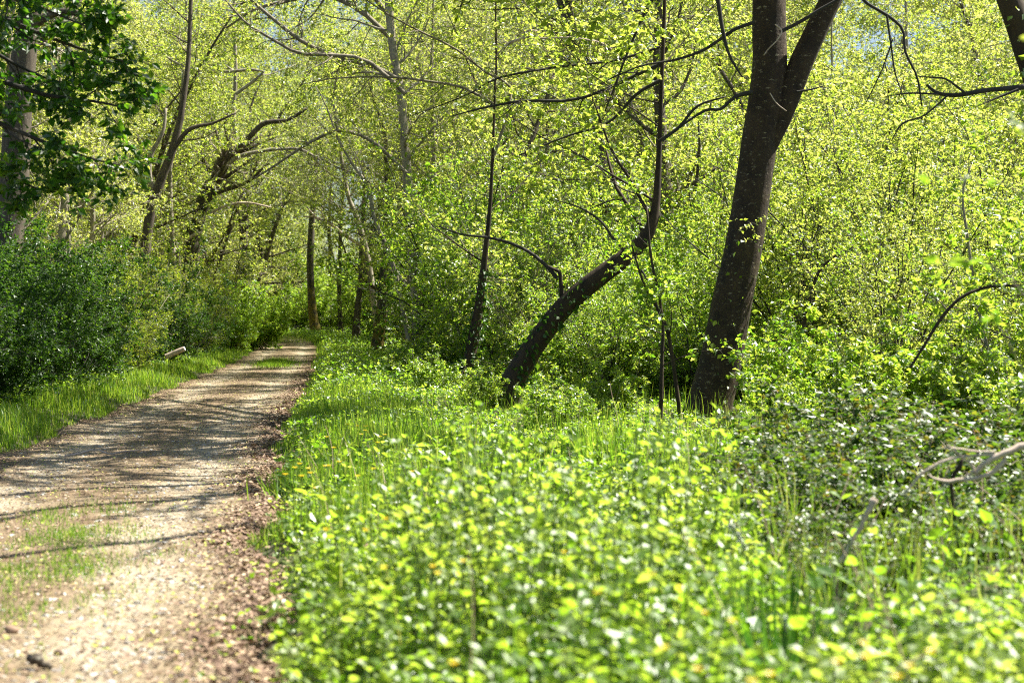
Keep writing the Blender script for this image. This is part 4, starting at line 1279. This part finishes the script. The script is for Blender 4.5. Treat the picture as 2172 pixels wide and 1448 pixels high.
def lump(name, label, px, py, d, size, mat, cat, seed, tint=.5, zoff=.4):
    x = (px - CX) / F * d
    mb = MB()
    r = np.random.default_rng(seed)
    na, nz = 12, 8
    th = np.linspace(0, 2 * np.pi, na, endpoint=False)
    V = []
    for j in range(nz):
        ph = np.pi * (j + .5) / nz
        q = 1 + .28 * np.sin(2 * th + seed) * math.sin(ph) + r.normal(0, .10, na)
        V.append(np.stack([size[0] * q * math.sin(ph) * np.cos(th), size[1] * q * math.sin(ph) * np.sin(th), np.full(na, size[2] * math.cos(ph))], -1))
    V = np.concatenate(V)
    idx = np.arange(na * nz).reshape(nz, na)
    nx = np.roll(idx, -1, 1)
    q4 = np.stack([idx[:-1], idx[1:], nx[1:], nx[:-1]], -1).reshape(-1, 4)
    caps = np.concatenate([np.stack([np.full(na - 2, idx[0, 0]), idx[0, 1:-1], idx[0, 2:]], -1), np.stack([np.full(na - 2, idx[-1, 0]), idx[-1, 2:], idx[-1, 1:-1]], -1)])
    mb.add(V, [q4, caps], tint)
    o = mb.build(name, M[mat], None, True)
    o.location = (x, d, float(tz(x, d)) + size[2] * zoff)
    tag(o, label, cat)
    return o


stick("wood_scrap", "gnarled grey-brown scrap of wood on the track in the lower left corner", [[(64, 1392, 26), (78, 1398, 24), (90, 1405, 15), (108, 1414, 11)]], 6.4, "bark", "wood")
lump("stone", "small dark stone on the track above the gnarled wood scrap", 124, 1378, 6.7, (.022, .018, .016), "litter", "stone", 3, .08)
lump("stone", "small blackish stone on the pale rut beyond the grass tufts", 225, 1245, 8.25, (.022, .02, .017), "litter", "stone", 5, .05)
lump("stone", "rounded brown stone at the left border of the track", 22, 1338, 7.1, (.032, .03, .025), "litter", "stone", 8, .4)

# the pale cut log in the left verge
P, R = trunk_px([(352, 756, 11), (366, 750, 11), (380, 744, 11), (392, 739, 10)], 38)
b = np.array([P[0, 0], P[0, 1], float(gz(P[0, 0], P[0, 1]))])
r = root_of("cut_log", tuple(b), "whitish cut log sticking out of the grass below the hedge", "log")
m_ = MB(); m_.tubes(P - b, R, 12, rough=.03)
m_.build("log", M["deadwood"], r, True)
m_ = MB(); m_.tubes(np.array([P[-1] - b, P[-1] - b + (P[-1] - P[-2]) * .12]), np.array([R[-1] * .93, R[-1] * .9]), 12, tint=.9)
m_.build("cut_face", M["blossom"], r, True)

# dark sedge clump in the foreground
d = 5.7
x = (1660 - CX) / F * d
r = root_of("sedge_clump", (x, d, float(gz(x, d))), "dark blue-green clump of strappy blades among the bright nettles", "plant")
m_ = MB()
n = 150
a = rng.uniform(0, 6.28, n)
le = rng.uniform(.25, 2.2, n)
ln = rng.uniform(.30, .58, n)
m_.leaves(np.stack([np.cos(a) * .05, np.sin(a) * .05, np.zeros(n)], -1) * rng.uniform(0, 1, (n, 1)), np.stack([np.cos(a) * le, np.sin(a) * le, np.ones(n)], -1),
          np.stack([np.cos(a), np.sin(a), np.full(n, .3)], -1), ln, .011, rng.uniform(0, 1, n), "blade")
m_.build("blades", M["sedge"], r)

# white flower spike
d = 7.2
P, R = trunk_px([(1600, 1290, 6), (1592, 1230, 6), (1582, 1165, 6), (1566, 1138, 5), (1550, 1112, 4)], d, 12)
b = np.array([P[0, 0], P[0, 1], float(gz(P[0, 0], P[0, 1]))])
r = root_of("flower_spike", tuple(b), "nodding white flower spike above the nettles, left of the broken stick", "flower")
m_ = MB()
P = np.concatenate([[b], P]); R = np.concatenate([R[:1], R])
m_.tubes(P - b, R, 5, tint=.6)
m_.build("stem", M["stem"], r, True)
m_ = MB()
n = 90
c = P[-7:]
i = rng.integers(0, 6, n)
f = rng.uniform(0, 1, (n, 1))
m_.leaves(c[i] * (1 - f) + c[i + 1] * f - b, rnd_unit(n), rnd_unit(n), rng.uniform(.012, .026, n), .014, rng.uniform(0, 1, n), "ovate")
m_.build("blossom", M["blossom"], r)

# sapling leaning in from the near right, out of focus
d = 5.4
x0 = (2260 - CX) / F * d
root = root_of("sapling", (x0, d, float(gz(x0, d))), "out-of-focus leafy sapling twigs reaching in over the thicket near the camera", "tree")
b = np.array([x0, d, float(gz(x0, d))])
tw, cr = MB(), MB()
main = [[(2260, 1420, 10), (2250, 1100, 9), (2230, 700, 8), (2200, 300, 6), (2180, 0, 4), (2150, -200, 3)],
        [(2235, 760, 5), (2170, 620, 4), (2080, 556, 4), (2000, 560, 3), (1930, 585, 2)],
        [(2215, 480, 5), (2150, 400, 4), (2080, 380, 3), (2000, 372, 3), (1950, 372, 2)],
        [(2205, 340, 4), (2160, 270, 3), (2130, 250, 2)],
        [(2240, 880, 4), (2180, 800, 3), (2120, 690, 3), (2090, 640, 2)]]
for i, p in enumerate(main):
    P, R = trunk_px(p, d, 14)
    P = P - b
    tw.tubes(P, R * .7, 6)
    if i:
        leaf_on(cr, P[None], R[None], 9, .05, .75, "ovate", t0=.3, tint=(.5, .2))
    else:
        leaf_on(cr, P[None], R[None], 16, .05, .75, "ovate", t0=.3, tint=(.5, .2))
tw.build("trunk", M["twig"], root, True)
cr.build("crown", M["thicket"], root)
